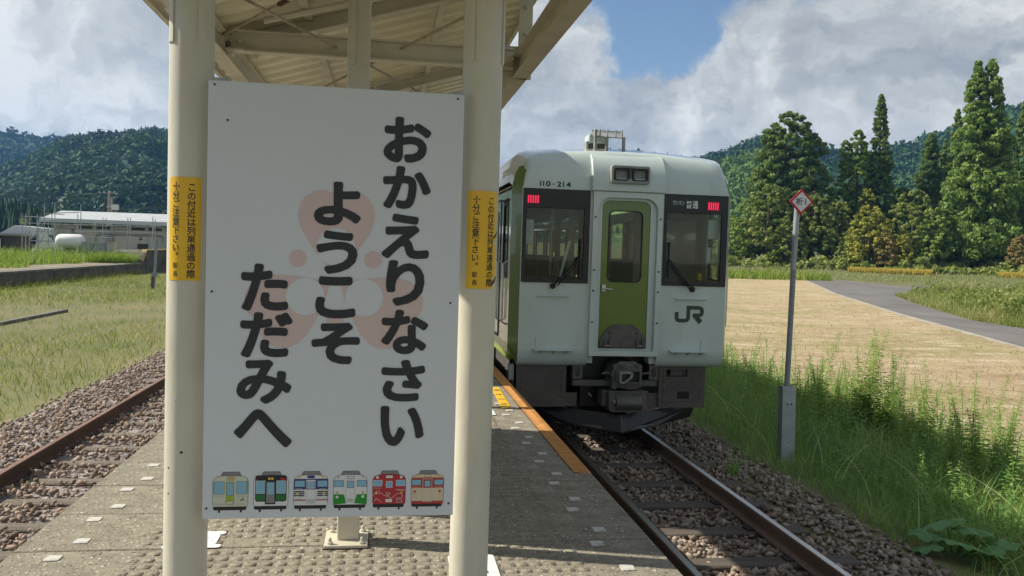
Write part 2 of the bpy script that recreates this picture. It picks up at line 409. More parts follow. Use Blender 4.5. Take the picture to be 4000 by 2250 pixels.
stones('ballast_stones', 'purplish grey ballast stones beside the rusty rail at the left', P[keep], (.026, .07), m_st_l)

# ---- tracks
m_rail_side = M('rail_rust', (0.240, 0.164, 0.120), .75, .2, c2=(0.150, 0.110, 0.086), scale=5, bump=.15, bscale=70, stretch=(1, .15, 1))
m_rail_top = M('rail_shine', (.52, .49, .46), .36, 1., var=.1, scale=3, stretch=(1, .1, 1))
m_rail_rusty = M('rail_rusty', (.115, .065, .045), .85, .1, c2=(.07, .042, .032), scale=6, bump=.25, bscale=80, stretch=(1, .2, 1))
m_rail_rustop = M('rail_rusty_head', (.26, .155, .11), .7, .15, c2=(.16, .09, .065), scale=6, bump=.1, stretch=(1, .2, 1))
m_sleep = M('sleeper_wood', (.062, .050, .040), .9, c2=(.115, .095, .078), scale=9, bump=.7, bscale=22, stretch=(.12, 1, 1), bdist=.02)
m_sleep_old = M('sleeper_wood_old', (.19, .16, .125), .95, c2=(.10, .085, .065), scale=9, bump=.8, bscale=24, stretch=(.1, 1, 1), bdist=.02)
m_iron = M('dark_iron', (.05, .042, .037), .75, .3, bump=.2)
HW = .0325
RAILP = [(-.064, -.153), (.064, -.153), (.064, -.143), (.012, -.128), (.008, -.05), (HW, -.038), (HW, -.006), (HW-.007, 0), (-HW+.007, 0), (-HW, -.006), (-HW, -.038), (-.008, -.05), (-.012, -.128), (-.064, -.143)]
def track(cx, y0, y1, sl_y, msl, mside, mtop, label, slx=1.05):
    t = thing('railway_track', (cx, y0, -.3), label, 'track')
    for s in (-1, 1):
        x = cx+s*.566
        pr = [(x+p[0], p[1]) for p in RAILP]; n = len(pr)
        b = MB(); b.add([(p[0], y0, p[1]) for p in pr]+[(p[0], y1, p[1]) for p in pr], [tuple(range(n)), tuple(range(2*n-1, n-1, -1))])
        for i in range(n):
            b.cur = 1 if i == 7 else 0
            b.add([], []); b.f.append((i, i+n, (i+1) % n+n, (i+1) % n)); b.m.append(b.cur)
        b.build('rail', [mside, mtop], t)
    sm = None
    for k, y in enumerate(sl_y):
        if sm is None:
            mb = MB().box(-slx, slx, -.10, .10, -.14, 0)
            o = mb.build('sleeper', msl, None, bevel=.012); sm = o.data; o.parent = t; o.location = (0, y-y0, -.152+.3)
        else:
            o = rep('sleeper', sm, t, (cx+random.uniform(-.03, .03), y+random.uniform(-.02, .02), -.154+random.uniform(-.008, .002)), (0, 0, random.uniform(-.015, .015)))
            md = o.modifiers.new('bevel', 'BEVEL'); md.width = .012; md.segments = 1
    pl = None
    for y in sl_y[:16]:
        for s in (-1, 1):
            for q in (-1, 1):
                if pl is None:
                    o = MB().box(-.035, .035, -.06, .06, -.165, -.138).build('rail_clip', m_iron, None); pl = o.data; o.parent = t; o.location = (s*.566+q*.10, y-y0, .3)
                else: rep('rail_clip', pl, t, (cx+s*.566+q*.10, y, 0))
    return t
track(TXR, 1, 110, SLR, m_sleep, m_rail_side, m_rail_top, 'track with shiny railhead that the white train stands on')
track(TXL, 1, 110, SLL, m_sleep_old, m_rail_rusty, m_rail_rustop, 'disused track with rusty rail left of the platform')

# ---- platform of cast slabs with raised tread pads
def Mplat(name):
    m = bpy.data.materials.new(name); m.use_nodes = True; t = NT(m.node_tree); m.node_tree.nodes.clear()
    tc = t.n('ShaderNodeTexCoord').outputs['Object']
    v1 = t.n('ShaderNodeTexVoronoi', ins={'Vector': tc, 'Scale': 48., 'Randomness': 1.})
    s = t.n('ShaderNodeSeparateColor', ins={0: v1.outputs['Color']})
    peb = t.ramp(s.outputs[0], [(0, (.10, .085, .06)), (.35, (.20, .17, .125)), (.7, (.36, .325, .25)), (1, (.60, .56, .46))])
    mort = t.ramp(t.noise(tc, 7, 6, .65), [(.3, (.155, .135, .10)), (.7, (.29, .26, .195))])
    f = t.smooth(v1.outputs['Distance'], .42, .30)
    f = t.math('MULTIPLY', f, t.smooth(s.outputs[1], .25, .4))
    col = t.mix(f, mort, peb)
    big = t.smooth(t.noise(tc, 1.7, 7, .65), .45, .75)
    col = t.mix(t.math('MULTIPLY', big, .45), col, (.17, .145, .10))
    h = t.math('ADD', t.math('MULTIPLY', f, .6), t.math('MULTIPLY', t.noise(tc, 90, 4), .6))
    bp = t.n('ShaderNodeBump', ins={'Strength': 1., 'Distance': .009, 'Height': h})
    p = t.n('ShaderNodeBsdfPrincipled', ins={'Base Color': col, 'Roughness': .88, 'Normal': bp.outputs[0]})
    t.n('ShaderNodeOutputMaterial', ins={0: p.outputs[0]}); MATS[name] = m; return m
m_slab = Mplat('platform_concrete')
m_wallc = M('platform_side_concrete', (.20, .185, .15), .9, c2=(.11, .10, .08), scale=2.5, bump=.4, bscale=30, dirt=((.05, .05, .035), .8))
plat = struct(MB().box(PXL+.03, PXR-.03, -3, 60, -.6, PZ-.12).build('platform', m_wallc))
SL = .545; slab_me = None
gap = .009
for k in range(-8, 80):
    y0 = 4.10+SL*k
    if slab_me is None:
        o = MB().box(PXL, PXR, gap/2, SL-gap/2, -.12, 0).build('slab', m_slab, None, bevel=.004); slab_me = o.data; o.parent = plat
        o.location = (0, y0, PZ)
    else:
        o = bpy.data.objects.new('slab', slab_me); C.objects.link(o); o.parent = plat; o.location = (0, y0, PZ+random.uniform(-.0015, .0015))
        md = o.modifiers.new('bevel', 'BEVEL'); md.width = .004; md.segments = 1
# tread pads (thousands: one stuff part)
pv = []; pf = []
pw, pl_ = .066, .080
for k in range(-1, 13):
    y0 = 4.10+SL*k
    for r in range(6):
        yc = y0+.06+r*pl_+.012
        for c in range(33):
            xc = -1.12+(c+.12*(r % 2))*pw
            if xc > .99: continue
            if RNG.random() < .04: continue
            hx, hy, tz = pw*.5-.006, pl_*.5-.020, .0042*(.45+.7*RNG.random())
            jx, jy = RNG.normal(0, .0015, 2)
            b = len(pv)
            for (sx, sy, zz, k2) in ((-1, -1, -.002, 1), (1, -1, -.002, 1), (1, 1, -.002, 1), (-1, 1, -.002, 1), (-1, -1, tz, .94), (1, -1, tz, .94), (1, 1, tz, .94), (-1, 1, tz, .94)):
                pv.append((xc+jx+sx*hx*k2, yc+jy+sy*hy*k2, PZ+zz))
            pf += [(b+4, b+5, b+6, b+7), (b, b+1, b+5, b+4), (b+1, b+2, b+6, b+5), (b+2, b+3, b+7, b+6), (b+3, b, b+4, b+7)]
tp = np_mesh('tread_pads', pv, pf, m_slab, plat); tp['kind'] = 'stuff'
# white marker tiles, two in each slab near either edge
m_tile = M('marker_tile_white', (.50, .485, .44), .7, var=.15, scale=20, bump=.2, dirt=((.25, .23, .19), .6), dscale=25)
tile_me = None
for k in range(-2, 30):
    y0 = 4.10+SL*k
    for (x, dy) in ((1.088, -.055+SL), (1.145, .155), (-1.48, -.09+SL), (-1.425, .13)):
        yy = y0+dy+random.uniform(-.008, .008)
        if tile_me is None:
            o = MB().prism(rrect(-.033, -.034, .033, .034, .009, 2), 'z', -.004, .0055).build('marker_tile', m_tile, None); tile_me = o.data; o.parent = plat
        else: o = bpy.data.objects.new('marker_tile', tile_me); C.objects.link(o); o.parent = plat
        o.location = (x+random.uniform(-.006, .006), yy, PZ); o.rotation_euler = (0, 0, random.uniform(-.06, .06))
# orange rubber edge strip with dark ribs
def Morange():
    m = bpy.data.materials.new('orange_rubber'); m.use_nodes = True; t = NT(m.node_tree); m.node_tree.nodes.clear()
    tc = t.n('ShaderNodeTexCoord').outputs['Object']
    n = t.noise(tc, 14, 5); col = t.ramp(n, [(.3, (.62, .30, .075)), (.7, (.45, .20, .055))])
    col = t.mix(t.math('MULTIPLY', t.smooth(t.noise(tc, 5, 6), .5, .75), .35), col, (.25, .15, .08))
    p = t.n('ShaderNodeBsdfPrincipled', ins={'Base Color': col, 'Roughness': .7}); t.n('ShaderNodeOutputMaterial', ins={0: p.outputs[0]}); return m
m_or = Morange(); m_ordark = M('rubber_dark', (.07, .045, .03), .85)
edge = MB().box(1.262, 1.380, 5.37, 60, PZ-.002, PZ+.004).build('edge_strip', m_ordark, plat)
v = []; f = []
for i in range(116):
    y = 5.385+i*.05
    b = len(v); w = .0125
    # slanting wavy rib
    for j in range(5):
        x = 1.264+.114*j/4; yy = y+.012*math.sin(j*1.6+.5)-.02*j/4
        v += [(x, yy-w, PZ+.003), (x, yy+w, PZ+.003), (x, yy-w*.7, PZ+.010), (x, yy+w*.7, PZ+.010)]
    for j in range(4):
        a = b+4*j; f += [(a+2, a+6, a+7, a+3), (a, a+4, a+6, a+2), (a+1, a+3, a+7, a+5)]
o = np_mesh('strip_ribs', v, f, m_or, plat); o['kind'] = 'stuff'

# ---- mown field, road, rice: flat sheets
def Mfield():
    m = bpy.data.materials.new('mown_straw'); m.use_nodes = True; t = NT(m.node_tree); m.node_tree.nodes.clear()
    tc = t.n('ShaderNodeTexCoord').outputs['Object']
    v = t.vmath('MULTIPLY', tc, (1, .45, 1))
    n1 = t.noise(v, 3.2, 8, .75, .6); n2 = t.noise(tc, .16, 6, .65, .8); n3 = t.noise(v, 14, 6, .8, .8)
    straw = t.ramp(n3, [(.3, (.25, .175, .095)), (.5, (.43, .33, .195)), (.7, (.62, .50, .325))])
    green = t.ramp(n3, [(.3, (.17, .18, .04)), (.7, (.36, .33, .12))])
    f = t.math('MULTIPLY', t.smooth(n2, .44, .60), t.smooth(n1, .35, .6))
    n4 = t.noise(t.vmath('MULTIPLY', tc, (.35, 1.2, 1)), 1.1, 6, .7, .5)
    col = t.mix(f, straw, green)
    col = t.mix(t.math('MULTIPLY', t.smooth(n4, .50, .64), .6), col, (.27, .17, .10))
    col = t.mix(t.math('MULTIPLY', t.smooth(n4, .46, .36), .5), col, (.66, .56, .42))
    dk = t.smooth(n1, .52, .66); col = t.mix(t.math('MULTIPLY', dk, .65), col, (.20, .135, .065))
    bp = t.n('ShaderNodeBump', ins={'Strength': .9, 'Distance': .06, 'Height': n3})
    p = t.n('ShaderNodeBsdfPrincipled', ins={'Base Color': col, 'Roughness': .9, 'Normal': bp.outputs[0]})
    t.n('ShaderNodeOutputMaterial', ins={0: p.outputs[0]}); return m
def sheet(name, pts, z, mat):
    me = bpy.data.meshes.new(name); me.from_pydata([(p[0], p[1], z) for p in pts], [], [tuple(range(len(pts)))]); me.materials.append(mat)
    o = bpy.data.objects.new(name, me); C.objects.link(o); return struct(o)
def px_pts(L, z): return [tuple(at(a, b, z=z)[:2]) for a, b in L]
ROADL = px_pts([(4000, 1358), (3738, 1286), (3518, 1226), (3269, 1148), (3126, 1083)], ZR)
ROADR = px_pts([(4000, 1286), (3794, 1253), (3573, 1187), (3490, 1154)], ZR)
ROADT = px_pts([(3523, 1120), (3324, 1099), (3115, 1077)], ZR)
d0 = np.array(ROADL[0])-np.array(ROADL[1]); e0 = np.array(ROADR[0])-np.array(ROADR[1])
nearL = tuple(np.array(ROADL[0])+d0*1.6); nearR = tuple(np.array(ROADR[0])+e0*1.6+np.array([1.5, 0]))
side = [tuple(np.array(ROADR[-1])+np.array([60, 32])), tuple(np.array(ROADT[0])+np.array([60, 38]))]
m_road = M('asphalt', (.115, .105, .10), .9, c2=(.17, .16, .15), scale=.8, bump=.3, bscale=40, stretch=(.6, .25, 1), dirt=((.08, .072, .066), .6), dscale=.5)
sheet('road', [nearL]+ROADL+ROADT[::-1]+side[::-1]+ROADR[::-1]+[nearR], ZR+.03, m_road)
fl = [(9.4, 4)]+[(nearL[0]-.9, 4), (nearL[0]-.9, nearL[1])]+[(p[0]-.25, p[1]) for p in ROADL]+[(58, 119), (30, 119), (9.4, 105)]
sheet('mown_field', fl, ZR+.016, Mfield())
m_gravel = M('road_gravel', (.42, .38, .31), .95, c2=(.28, .25, .19), scale=1.2, bump=.5, bscale=10)
gv = [(p[0]-.55+.35*math.sin(i*2.3), p[1]) for i, p in enumerate(ROADL)]
dense = []
for i in range(len(ROADL)-1):
    for k in range(14):
        t_ = k/14; a, b = np.array(ROADL[i]), np.array(ROADL[i+1]); p = a+(b-a)*t_; dense.append((p[0]-.28-.35*random.random(), p[1]))
sheet('road_verge', [nearL]+list(ROADL)+dense[::-1], ZR+.023, m_gravel)
# white edge line traces
m_white_worn = M('road_paint_worn', (.45, .43, .40), .85, c2=(.2, .19, .18), scale=3)
lv = []; lf = []
ln = [np.array(p) for p in px_pts([(3120, 1077), (3324, 1099.5), (3523, 1121)], ZR)]
for i in range(2):
    a, b = ln[i], ln[i+1]; k = len(lv); n = np.array([-(b-a)[1], (b-a)[0]]); n = n/np.linalg.norm(n)*.12
    lv += [(*(a-n*3), ZR+.036), (*(a-n*5), ZR+.036), (*(b-n*5), ZR+.036), (*(b-n*3), ZR+.036)]; lf.append((k, k+1, k+2, k+3))
me = bpy.data.meshes.new('road_marking'); me.from_pydata(lv, [], lf); me.materials.append(m_white_worn); ro = bpy.data.objects.new('road_marking', me); C.objects.link(ro); struct(ro)

# ================================================================== CANOPY
m_cream = M('cream_paint', (.56, .52, .41), .45, var=.08, scale=3, bump=.12, bscale=25, dirt=((.40, .35, .25), .5), dscale=2.2, spec=.4)
m_creamcol = M('cream_column_paint', (.58, .55, .45), .42, var=.07, scale=4, bump=.25, bscale=16, dirt=((.44, .40, .30), .55), dscale=3., stretch=(1, 1, .35), spec=.45)
m_deck = M('cream_deck_sheet', (.74, .68, .52), .5, var=.06, scale=2, dirt=((.5, .45, .33), .5))
m_rust = M('rust_spots', (.11, .05, .025), .9, c2=(.05, .03, .02), scale=30)
m_rod = M('rod_paint_worn', (.42, .38, .28), .6, c2=(.30, .25, .17), scale=18, dirt=((.09, .045, .025), .9), dscale=5)
can = thing('platform_canopy', (-.15, 4.2, PZ), 'cream painted steel canopy on round columns over the platform', 'canopy')
GL, GR = -1.13, .91
def deck_z(x): return 3.685+.30*(x+1.13)
def ibeam(mb, a, b, w, h, tf=.012, tw=.01):
    """I section bar from a to b (bottom centre line given at the section middle)"""
    a, b = Vector(a), Vector(b); d = (b-a).normalized(); x = d.cross(Vector((0, 0, 1))).normalized(); z = x.cross(d)
    mb.beam(a+z*(h/2-tf/2), b+z*(h/2-tf/2), w, tf); mb.beam(a-z*(h/2-tf/2), b-z*(h/2-tf/2), w, tf); mb.beam(a, b, tw, h-2*tf)
for x in (GL+.05, GR-.05):
    mb = MB(); ibeam(mb, (x, 1.2, 3.575), (x, 12.4, 3.575), .10, .15); mb.build('girder', m_cream, can)
for y in (2.75, 5.62, 8.5, 11.4):
    mb = MB(); ibeam(mb, (GL+.105, y, 3.62), (GR-.105, y, 3.62), .08, .135); mb.build('tie_beam', m_cream, can)
    # rafter following the deck slope, stub posts carrying it on the high side
    mb = MB(); xa, xb = GL-.12, 1.06
    ibeam(mb, (xa, y+.12, deck_z(xa)-.075), (xb, y+.12, deck_z(xb)-.075), .08, .10); mb.build('rafter', m_cream, can)
    mb = MB().box(.845, .935, y+.02, y+.05, 3.50, deck_z(.9)-.03); mb.build('stub_post', m_cream, can)
    mb = MB().box(.70, .86, y+.045, y+.057, 3.47, 3.72); mb.build('gusset_plate', m_cream, can)
    for (bx, bz) in ((.89, 3.80), (.89, 3.98), (.80, 3.62), (-.97, 3.62)):
        MB().lathe((bx, y+.018 if bx > .85 else y-.012, bz), [(.014, 0), (.014, -.008), (.009, -.014)], 8, 'y').build('bolt', m_cream, can)
# purlin pipe and edge trims
for x in (-.55, .35):
    MB().beam((x, 1.2, deck_z(x)-.03), (x, 12.4, deck_z(x)-.03), .05, .04).build('purlin', m_cream, can)
MB().tube([(-.80, 5.45, 3.72), (.95, 5.45, 4.20)], .022, 8).build('conduit', m_cream, can)
MB().beam((1.10, 1.2, deck_z(1.10)+.02), (1.10, 12.4, deck_z(1.10)+.02), .03, .14).build('edge_trim', m_cream, can)
MB().beam((-1.30, 1.2, deck_z(-1.30)+.01), (-1.30, 12.4, deck_z(-1.30)+.01), .03, .10).build('edge_trim', m_cream, can)
# trapezoid deck sheets, ribs across the platform
for k in range(11):
    y0 = 1.2+k*1.02; prof = []
    for r in range(4):
        yy = y0+r*.255; prof += [(yy, 0), (yy+.10, 0), (yy+.13, .05), (yy+.225, .05)]
    prof.append((y0+1.02, 0))
    n = len(prof); x0, x1 = -1.30, 1.10
    vs = [(x0, p[0], deck_z(x0)+p[1]) for p in prof]+[(x1, p[0], deck_z(x1)+p[1]) for p in prof]
    vs += [(a, b, c+.004) for a, b, c in vs]
    fs = [(i, i+1, n+i+1, n+i) for i in range(n-1)]+[(2*n+i, 3*n+i, 3*n+i+1, 2*n+i+1) for i in range(n-1)]
    MB().add(vs, fs).build('deck_sheet', m_deck, can, recalc=False)
# plan bracing rods
for a, b in (((-1.0, 4.13, 3.62), (.217, 6.97, 3.62)), ((-1.06, 5.52, 3.63), (-.20, 4.0, 3.63)), ((.62, 4.2, 3.64), (-.62, 7.3, 3.64)), ((.217, 6.97, 3.62), (.75, 8.3, 3.62))):
    MB().tube([a, b], .009, 6).build('brace_rod', m_rod, can)
    c = Vector(a).lerp(Vector(b), .55); d = (Vector(b)-Vector(a)).normalized()
    MB().tube([c-d*.06, c+d*.06], .014, 6).build('turnbuckle', m_rust, can)
MB().box(-1.075, -.93, 5.50, 5.55, 3.54, 3.552).build('gusset_plate', m_cream, can)
for (bx, by, bz) in ((-1.0, 5.52, 3.53), (-.86, 5.6, 3.54)):
    MB().lathe((bx, by, bz), [(.016, 0), (.016, -.014), (.009, -.016), (.009, -.03)], 8, 'z').build('bolt', m_cream, can)
# round columns with weld straps
COLS = ((-.789, .085), (.376, .083)); YC = 3.51
for i, (x, r) in enumerate(COLS):
    mb = MB(); n = 48
    mb.lathe((x, YC, 0), [(r, PZ), (r, 2.0), (r, 3.1), (r, 3.72)], n); mb.build('column', m_creamcol, can, smooth=True)
    for a in ((-58, 25) if i == 0 else (-50, 62)):
        a0 = math.radians(a-90); v = []; 
        for k in range(5):
            t = a0+k*.085
            for (rr, zz) in ((r+.0005, 3.10), (r+.006, 3.105), (r+.006, 3.6), (r+.0005, 3.6)): v.append((x+rr*math.cos(t), YC+rr*math.sin(t), zz))
        f = [(k*4+j, (k+1)*4+j, (k+1)*4+j+1, k*4+j+1) for k in range(4) for j in range(3)]+[(0, 1, 2, 3), (16, 19, 18, 17)]
        MB().add(v, f).build('weld_strap', m_creamcol, can)
# rust and chips on the columns: small raised blisters
for (px, py, col, rr) in ((457, 1138, 0, .009), (420, 1180, 0, .007), (420, 1245, 0, .006), (1245, 600, 1, .004), (440, 1010, 0, .003)):
    x, r = COLS[col]; p = atd(px, py, y=YC-r); dx = max(-.97, min(.97, (p[0]-x)/r)); a = math.asin(dx)
    mb = MB(); c = Vector((x+math.sin(a)*(r-.001), YC-math.cos(a)*(r-.001), p[2]))
    nrm = Vector((math.sin(a), -math.cos(a), 0)); tx = Vector((math.cos(a), math.sin(a), 0))
    vs = [tuple(c+nrm*.0035)]; k = 9
    for j in range(k):
        t = 2*math.pi*j/k; q = rr*(.75+.5*random.random()); vs.append(tuple(c+tx*math.cos(t)*q+Vector((0, 0, 1))*math.sin(t)*q*.8))
    mb.add(vs, [(0, 1+j, 1+(j+1) % k) for j in range(k)]).build('rust_blister', m_rust, can)
# square post behind the sign with its foot plate
PX0, PX1, PY0, PY1 = -.213, -.107, 4.11, 4.215
MB().box(PX0, PX1, PY0, PY1, PZ+.02, deck_z(-.16)-.02).build('post', m_cream, can, bevel=.008)
fp = MB().box(-.272, -.062, 4.035, 4.265, PZ+.003, PZ+.021).build('foot_plate', m_cream, can, bevel=.003)
MB().box(-.276, -.058, 4.031, 4.269, PZ+.0005, PZ+.008).build('rusty_plate_edge', m_rust, can)
for (bx, by) in ((-.243, 4.06), (-.09, 4.06), (-.243, 4.235), (-.09, 4.235)):
    MB().lathe((bx, by, PZ+.02), [(.014, 0), (.014, .012), (.008, .013), (.008, .028), (.004, .034)], 8).build('anchor_bolt', m_cream, fp)
MB().box(-.20, -.175, 4.10, 4.112, 3.2, 3.55).build('cable_clip', m_cream, can)

# unseen boards added edge-on behind the welcome sign to cast the platform shade
m_brd = M('enamel_white', (.72, .72, .70), .4)
for (x, y0, y1, z0, z1, lab) in ((-.16, 4.30, 7.0, 1.40, 2.30, 'unseen white station name board edge-on behind the welcome sign, inferred from its shadow'), (-.16, 9.3, 12.3, 1.0, 2.3, 'unseen far board added behind the welcome sign and right column to shade the platform')):
    t = thing('unseen_board', (x, (y0+y1)/2, PZ), lab, 'board')
    MB().box(x-.02, x+.02, y0, y1, z0, z1).build('panel', m_brd, t)
    MB().ring([(y0-.03, z0-.03), (y1+.03, z0-.03), (y1+.03, z1+.03), (y0-.03, z1+.03)], [(y0, z0), (y1, z0), (y1, z1), (y0, z1)], 'x', x-.03, x+.03).build('frame', m_cream, t)
    for y in ((y0+.35, y1-.05)): MB().box(x-.03, x+.03, y-.03, y+.03, PZ, z0-.03).build('leg', m_cream, t)
# unseen board added under the canopy, in line with the others, to shade the ballast
t = thing('hung_shade_board', (-.16, 9.4, 2.25), 'unseen white board hung from the canopy behind the welcome sign, added to shade the ballast', 'board')
MB().box(-.19, -.13, 8.05, 10.9, 2.25, 3.0).build('panel', m_brd, t)
for y in (8.4, 10.5): MB().tube([(-.16, y, 3.0), (-.16, y, deck_z(-.16)-.02)], .015, 8).build('hanger', m_cream, t)
t = thing('shadow_post', (-.2, 8.05, PZ), 'unseen slim cream post added on the platform beyond the first board to cast a thin shadow', 'post')  # unseen post, added for the narrow shadow bar across the platform
MB().box(-.26, -.14, 7.98, 8.06, PZ+.02, 2.6).build('shaft', m_cream, t); MB().box(-.32, -.08, 7.92, 8.12, PZ, PZ+.02).build('foot_plate', m_cream, t)

# ================================================================== WELCOME SIGN
m_board = M('sign_white', (.60, .63, .65), .42, var=.02, scale=1.4, spec=.4, dirt=((.60, .615, .61), .4), dscale=5)
m_ink = M('sign_ink', (.018, .020, .024), .5, var=.1)
m_pink = M('sign_pink', (.60, .465, .43), .45, var=.02)
m_brk = M('bracket_grey', (.40, .41, .40), .5, .3)
SY = 3.40
SX0, SX1, SZ0, SZ1 = -.703, .2935, 1.228, 2.957
sg = thing('welcome_sign', (-.2, SY, SZ0), 'white upright welcome board with black Japanese lettering between two cream columns', 'sign')
brd = MB().box(SX0, SX1, SY, SY+.012, SZ0, SZ1).build('board', m_board, sg, bevel=.003)
for (x0, x1) in ((SX0+.012, SX0+.065), (SX1-.05, SX1-.002)):
    for (z0, z1) in ((SZ1-.05, SZ1+.013), (2.02, 2.08), (SZ0+.06, SZ0+.12)):
        MB().box(x0, x1, SY+.012, SY+.028, z0, z1).build('bracket', m_brk, sg)
for (x, y) in ((540, 212), (1152, 249), (533, 733), (1133, 762), (519, 1279), (1128, 1266), (573, 302)):
    p = atd(x, y, y=SY); MB().lathe((p[0], SY, p[2]), [(.0045, .001), (.0045, -.002), (.002, -.003)], 10, 'y').build('screw', m_iron, sg)
def on_board(d): return lambda x, z: (x, SY-d, z)
# emblem: three petals turned about a centre, dots between them
mb = MB(); ec = np.array([-.204, 2.190]); es = .69*3.4/3250*1.06
pet = [(0, 35), (55, 85), (135, 190), (185, 270), (206, 345), (198, 405), (168, 452), (122, 482), (70, 490), (30, 480), (0, 468)]
pet = pet+[(-x, y) for x, y in pet[-2:0:-1]]
for k in range(3):
    a = math.radians(-120*k); ca, sa = math.cos(a), math.sin(a)
    tr = lambda p: (ec[0]+es*(p[0]*ca-p[1]*sa)*.96, ec[1]+es*(p[0]*sa+p[1]*ca)*.96)
    mb.cur = 0; mb.poly([tr(p) for p in pet], 'y', SY-.0008)
    mb.cur = 1; c = tr((0, 182)); mb.poly(circ(c[0], c[1], es*98, 32), 'y', SY-.0016)
    mb.cur = 0; c = tr((200, 118)); mb.poly(circ(c[0], c[1], es*45, 28), 'y', SY-.0012)
mb.build('emblem', [m_pink, m_board], sg)
TXT = [('お', 965, 295, 1085, 410), ('か', 963, 418, 1084, 526), ('え', 960, 538, 1080, 651), ('り', 971, 655, 1068, 770), ('な', 959, 779, 1077, 891), ('さ', 959, 905, 1069, 1010), ('い', 956, 1021, 1066, 1122),
       ('よ', 790, 457, 909, 568), ('う', 795, 580, 900, 690), ('こ', 793, 695, 895, 801), ('そ', 783, 811, 905, 916),
       ('た', 606, 663, 726, 783), ('だ', 604, 785, 736, 900), ('み', 595, 904, 734, 1016), ('へ', 588, 1029, 735, 1126)]
for ch, x0, y0, x1, y1 in TXT:
    a = atd((x0+x1)/2, y1, y=SY); b = atd((x0+x1)/2, y0, y=SY); l = atd(x0, (y0+y1)/2, y=SY); r = atd(x1, (y0+y1)/2, y=SY)
    mb = MB(); bw = .0088
    for k in range(13):
        q = bw if k < 12 else 0; ox, oz = q*math.cos(k*math.pi/6), q*math.sin(k*math.pi/6)
        glyph_fit(mb, ch, l[0]+bw+ox, a[2]+bw+oz, r[0]-bw+ox, b[2]-bw+oz, on_board(.0026+.00003*k))
    mb.build('character', m_ink, sg)
# six little train pictures along the foot of the board
K = {n: Mflat('print_'+n, c, .45) for n, c in dict(cream=(.56, .57, .42), line=(.03, .035, .035), blue=(.22, .43, .56), green=(.30, .44, .04), grey=(.20, .20, .205), lgrey=(.48, .48, .46), orange=(.62, .36, .06),
     white=(.66, .665, .65), dgreen=(.01, .15, .035), black=(.012, .012, .016), navy=(.015, .03, .14), yellow=(.75, .52, .10), red=(.42, .018, .03), kelly=(.005, .25, .015), beige=(.62, .52, .36), pinkred=(.45, .04, .03)).items()}
KN = list(K); KI = {n: i for i, n in enumerate(KN)}
TR1 = dict(body='cream', items=[('r', 93, 208, 197, 338, 3, 'line'), ('r', 96, 211, 194, 335, 3, 'blue'), ('r', 316, 208, 422, 338, 3, 'line'), ('r', 319, 211, 419, 335, 3, 'blue'), ('r', 205, 203, 302, 452, 8, 'lgrey'), ('r', 212, 213, 294, 441, 6, 'green'), ('r', 219, 222, 288, 352, 6, 'line'), ('r', 222, 225, 285, 349, 5, 'blue'),
      ('r', 215, 405, 288, 438, 8, 'line'), ('r', 218, 408, 285, 435, 7, 'cream'), ('r', 217, 160, 297, 195, 10, 'line'), ('r', 221, 164, 293, 191, 8, 'cream'), ('r', 232, 168, 284, 187, 8, 'orange'), ('r', 100, 352, 188, 364, 3, 'lgrey'), ('r', 322, 352, 410, 364, 3, 'lgrey'), ('r', 100, 432, 190, 447, 3, 'lgrey'), ('r', 318, 432, 410, 447, 3, 'lgrey'), ('r', 80, 200, 90, 330, 3, 'green'), ('r', 424, 200, 434, 330, 3, 'green')], jr=1)
TR2 = dict(body='white', items=[('r', 97, 150, 418, 418, 24, 'black'), ('r', 105, 205, 203, 338, 4, 'white'), ('r', 108, 208, 200, 335, 4, 'blue'), ('r', 312, 205, 408, 338, 4, 'white'), ('r', 315, 208, 405, 335, 4, 'blue'), ('r', 105, 348, 203, 405, 3, 'dgreen'), ('r', 312, 348, 408, 405, 3, 'dgreen'), ('r', 198, 212, 305, 446, 5, 'black'), ('r', 210, 218, 295, 432, 8, 'grey'), ('r', 220, 225, 288, 345, 5, 'blue'), ('r', 230, 172, 252, 195, 2, 'yellow'), ('r', 260, 172, 282, 195, 2, 'yellow'), ('r', 112, 182, 122, 200, 1, 'red'), ('r', 352, 178, 402, 198, 1, 'red')])
TR3 = dict(body='white', items=[('b', 80, 190, 435, 300, 0, 'navy'), ('r', 92, 210, 192, 272, 3, 'blue'), ('r', 326, 210, 426, 272, 3, 'blue'), ('r', 205, 200, 308, 444, 10, 'lgrey'), ('r', 212, 207, 302, 438, 8, 'white'), ('b', 212, 215, 302, 300, 0, 'navy'), ('r', 222, 218, 294, 290, 3, 'white'), ('r', 228, 222, 289, 284, 3, 'blue'), ('r', 220, 156, 296, 184, 6, 'navy'), ('c', 130, 172, 15, 'yellow'), ('c', 384, 170, 14, 'yellow'),
      ('b', 84, 316, 190, 328, 0, 'black'), ('b', 84, 336, 190, 347, 0, 'black'), ('b', 84, 356, 190, 368, 0, 'black'), ('b', 326, 316, 432, 328, 0, 'black'), ('b', 326, 336, 432, 347, 0, 'black'), ('b', 326, 356, 432, 368, 0, 'black'), ('c', 120, 338, 13, 'yellow'), ('c', 395, 335, 13, 'yellow'), ('c', 120, 378, 16, 'white'), ('c', 395, 376, 16, 'white'), ('b', 82, 402, 205, 412, 0, 'red'), ('b', 308, 402, 434, 412, 0, 'red'), ('r', 222, 405, 292, 435, 3, 'lgrey'), ('b', 100, 286, 170, 290, 0, 'lgrey'), ('b', 345, 286, 415, 290, 0, 'lgrey')])
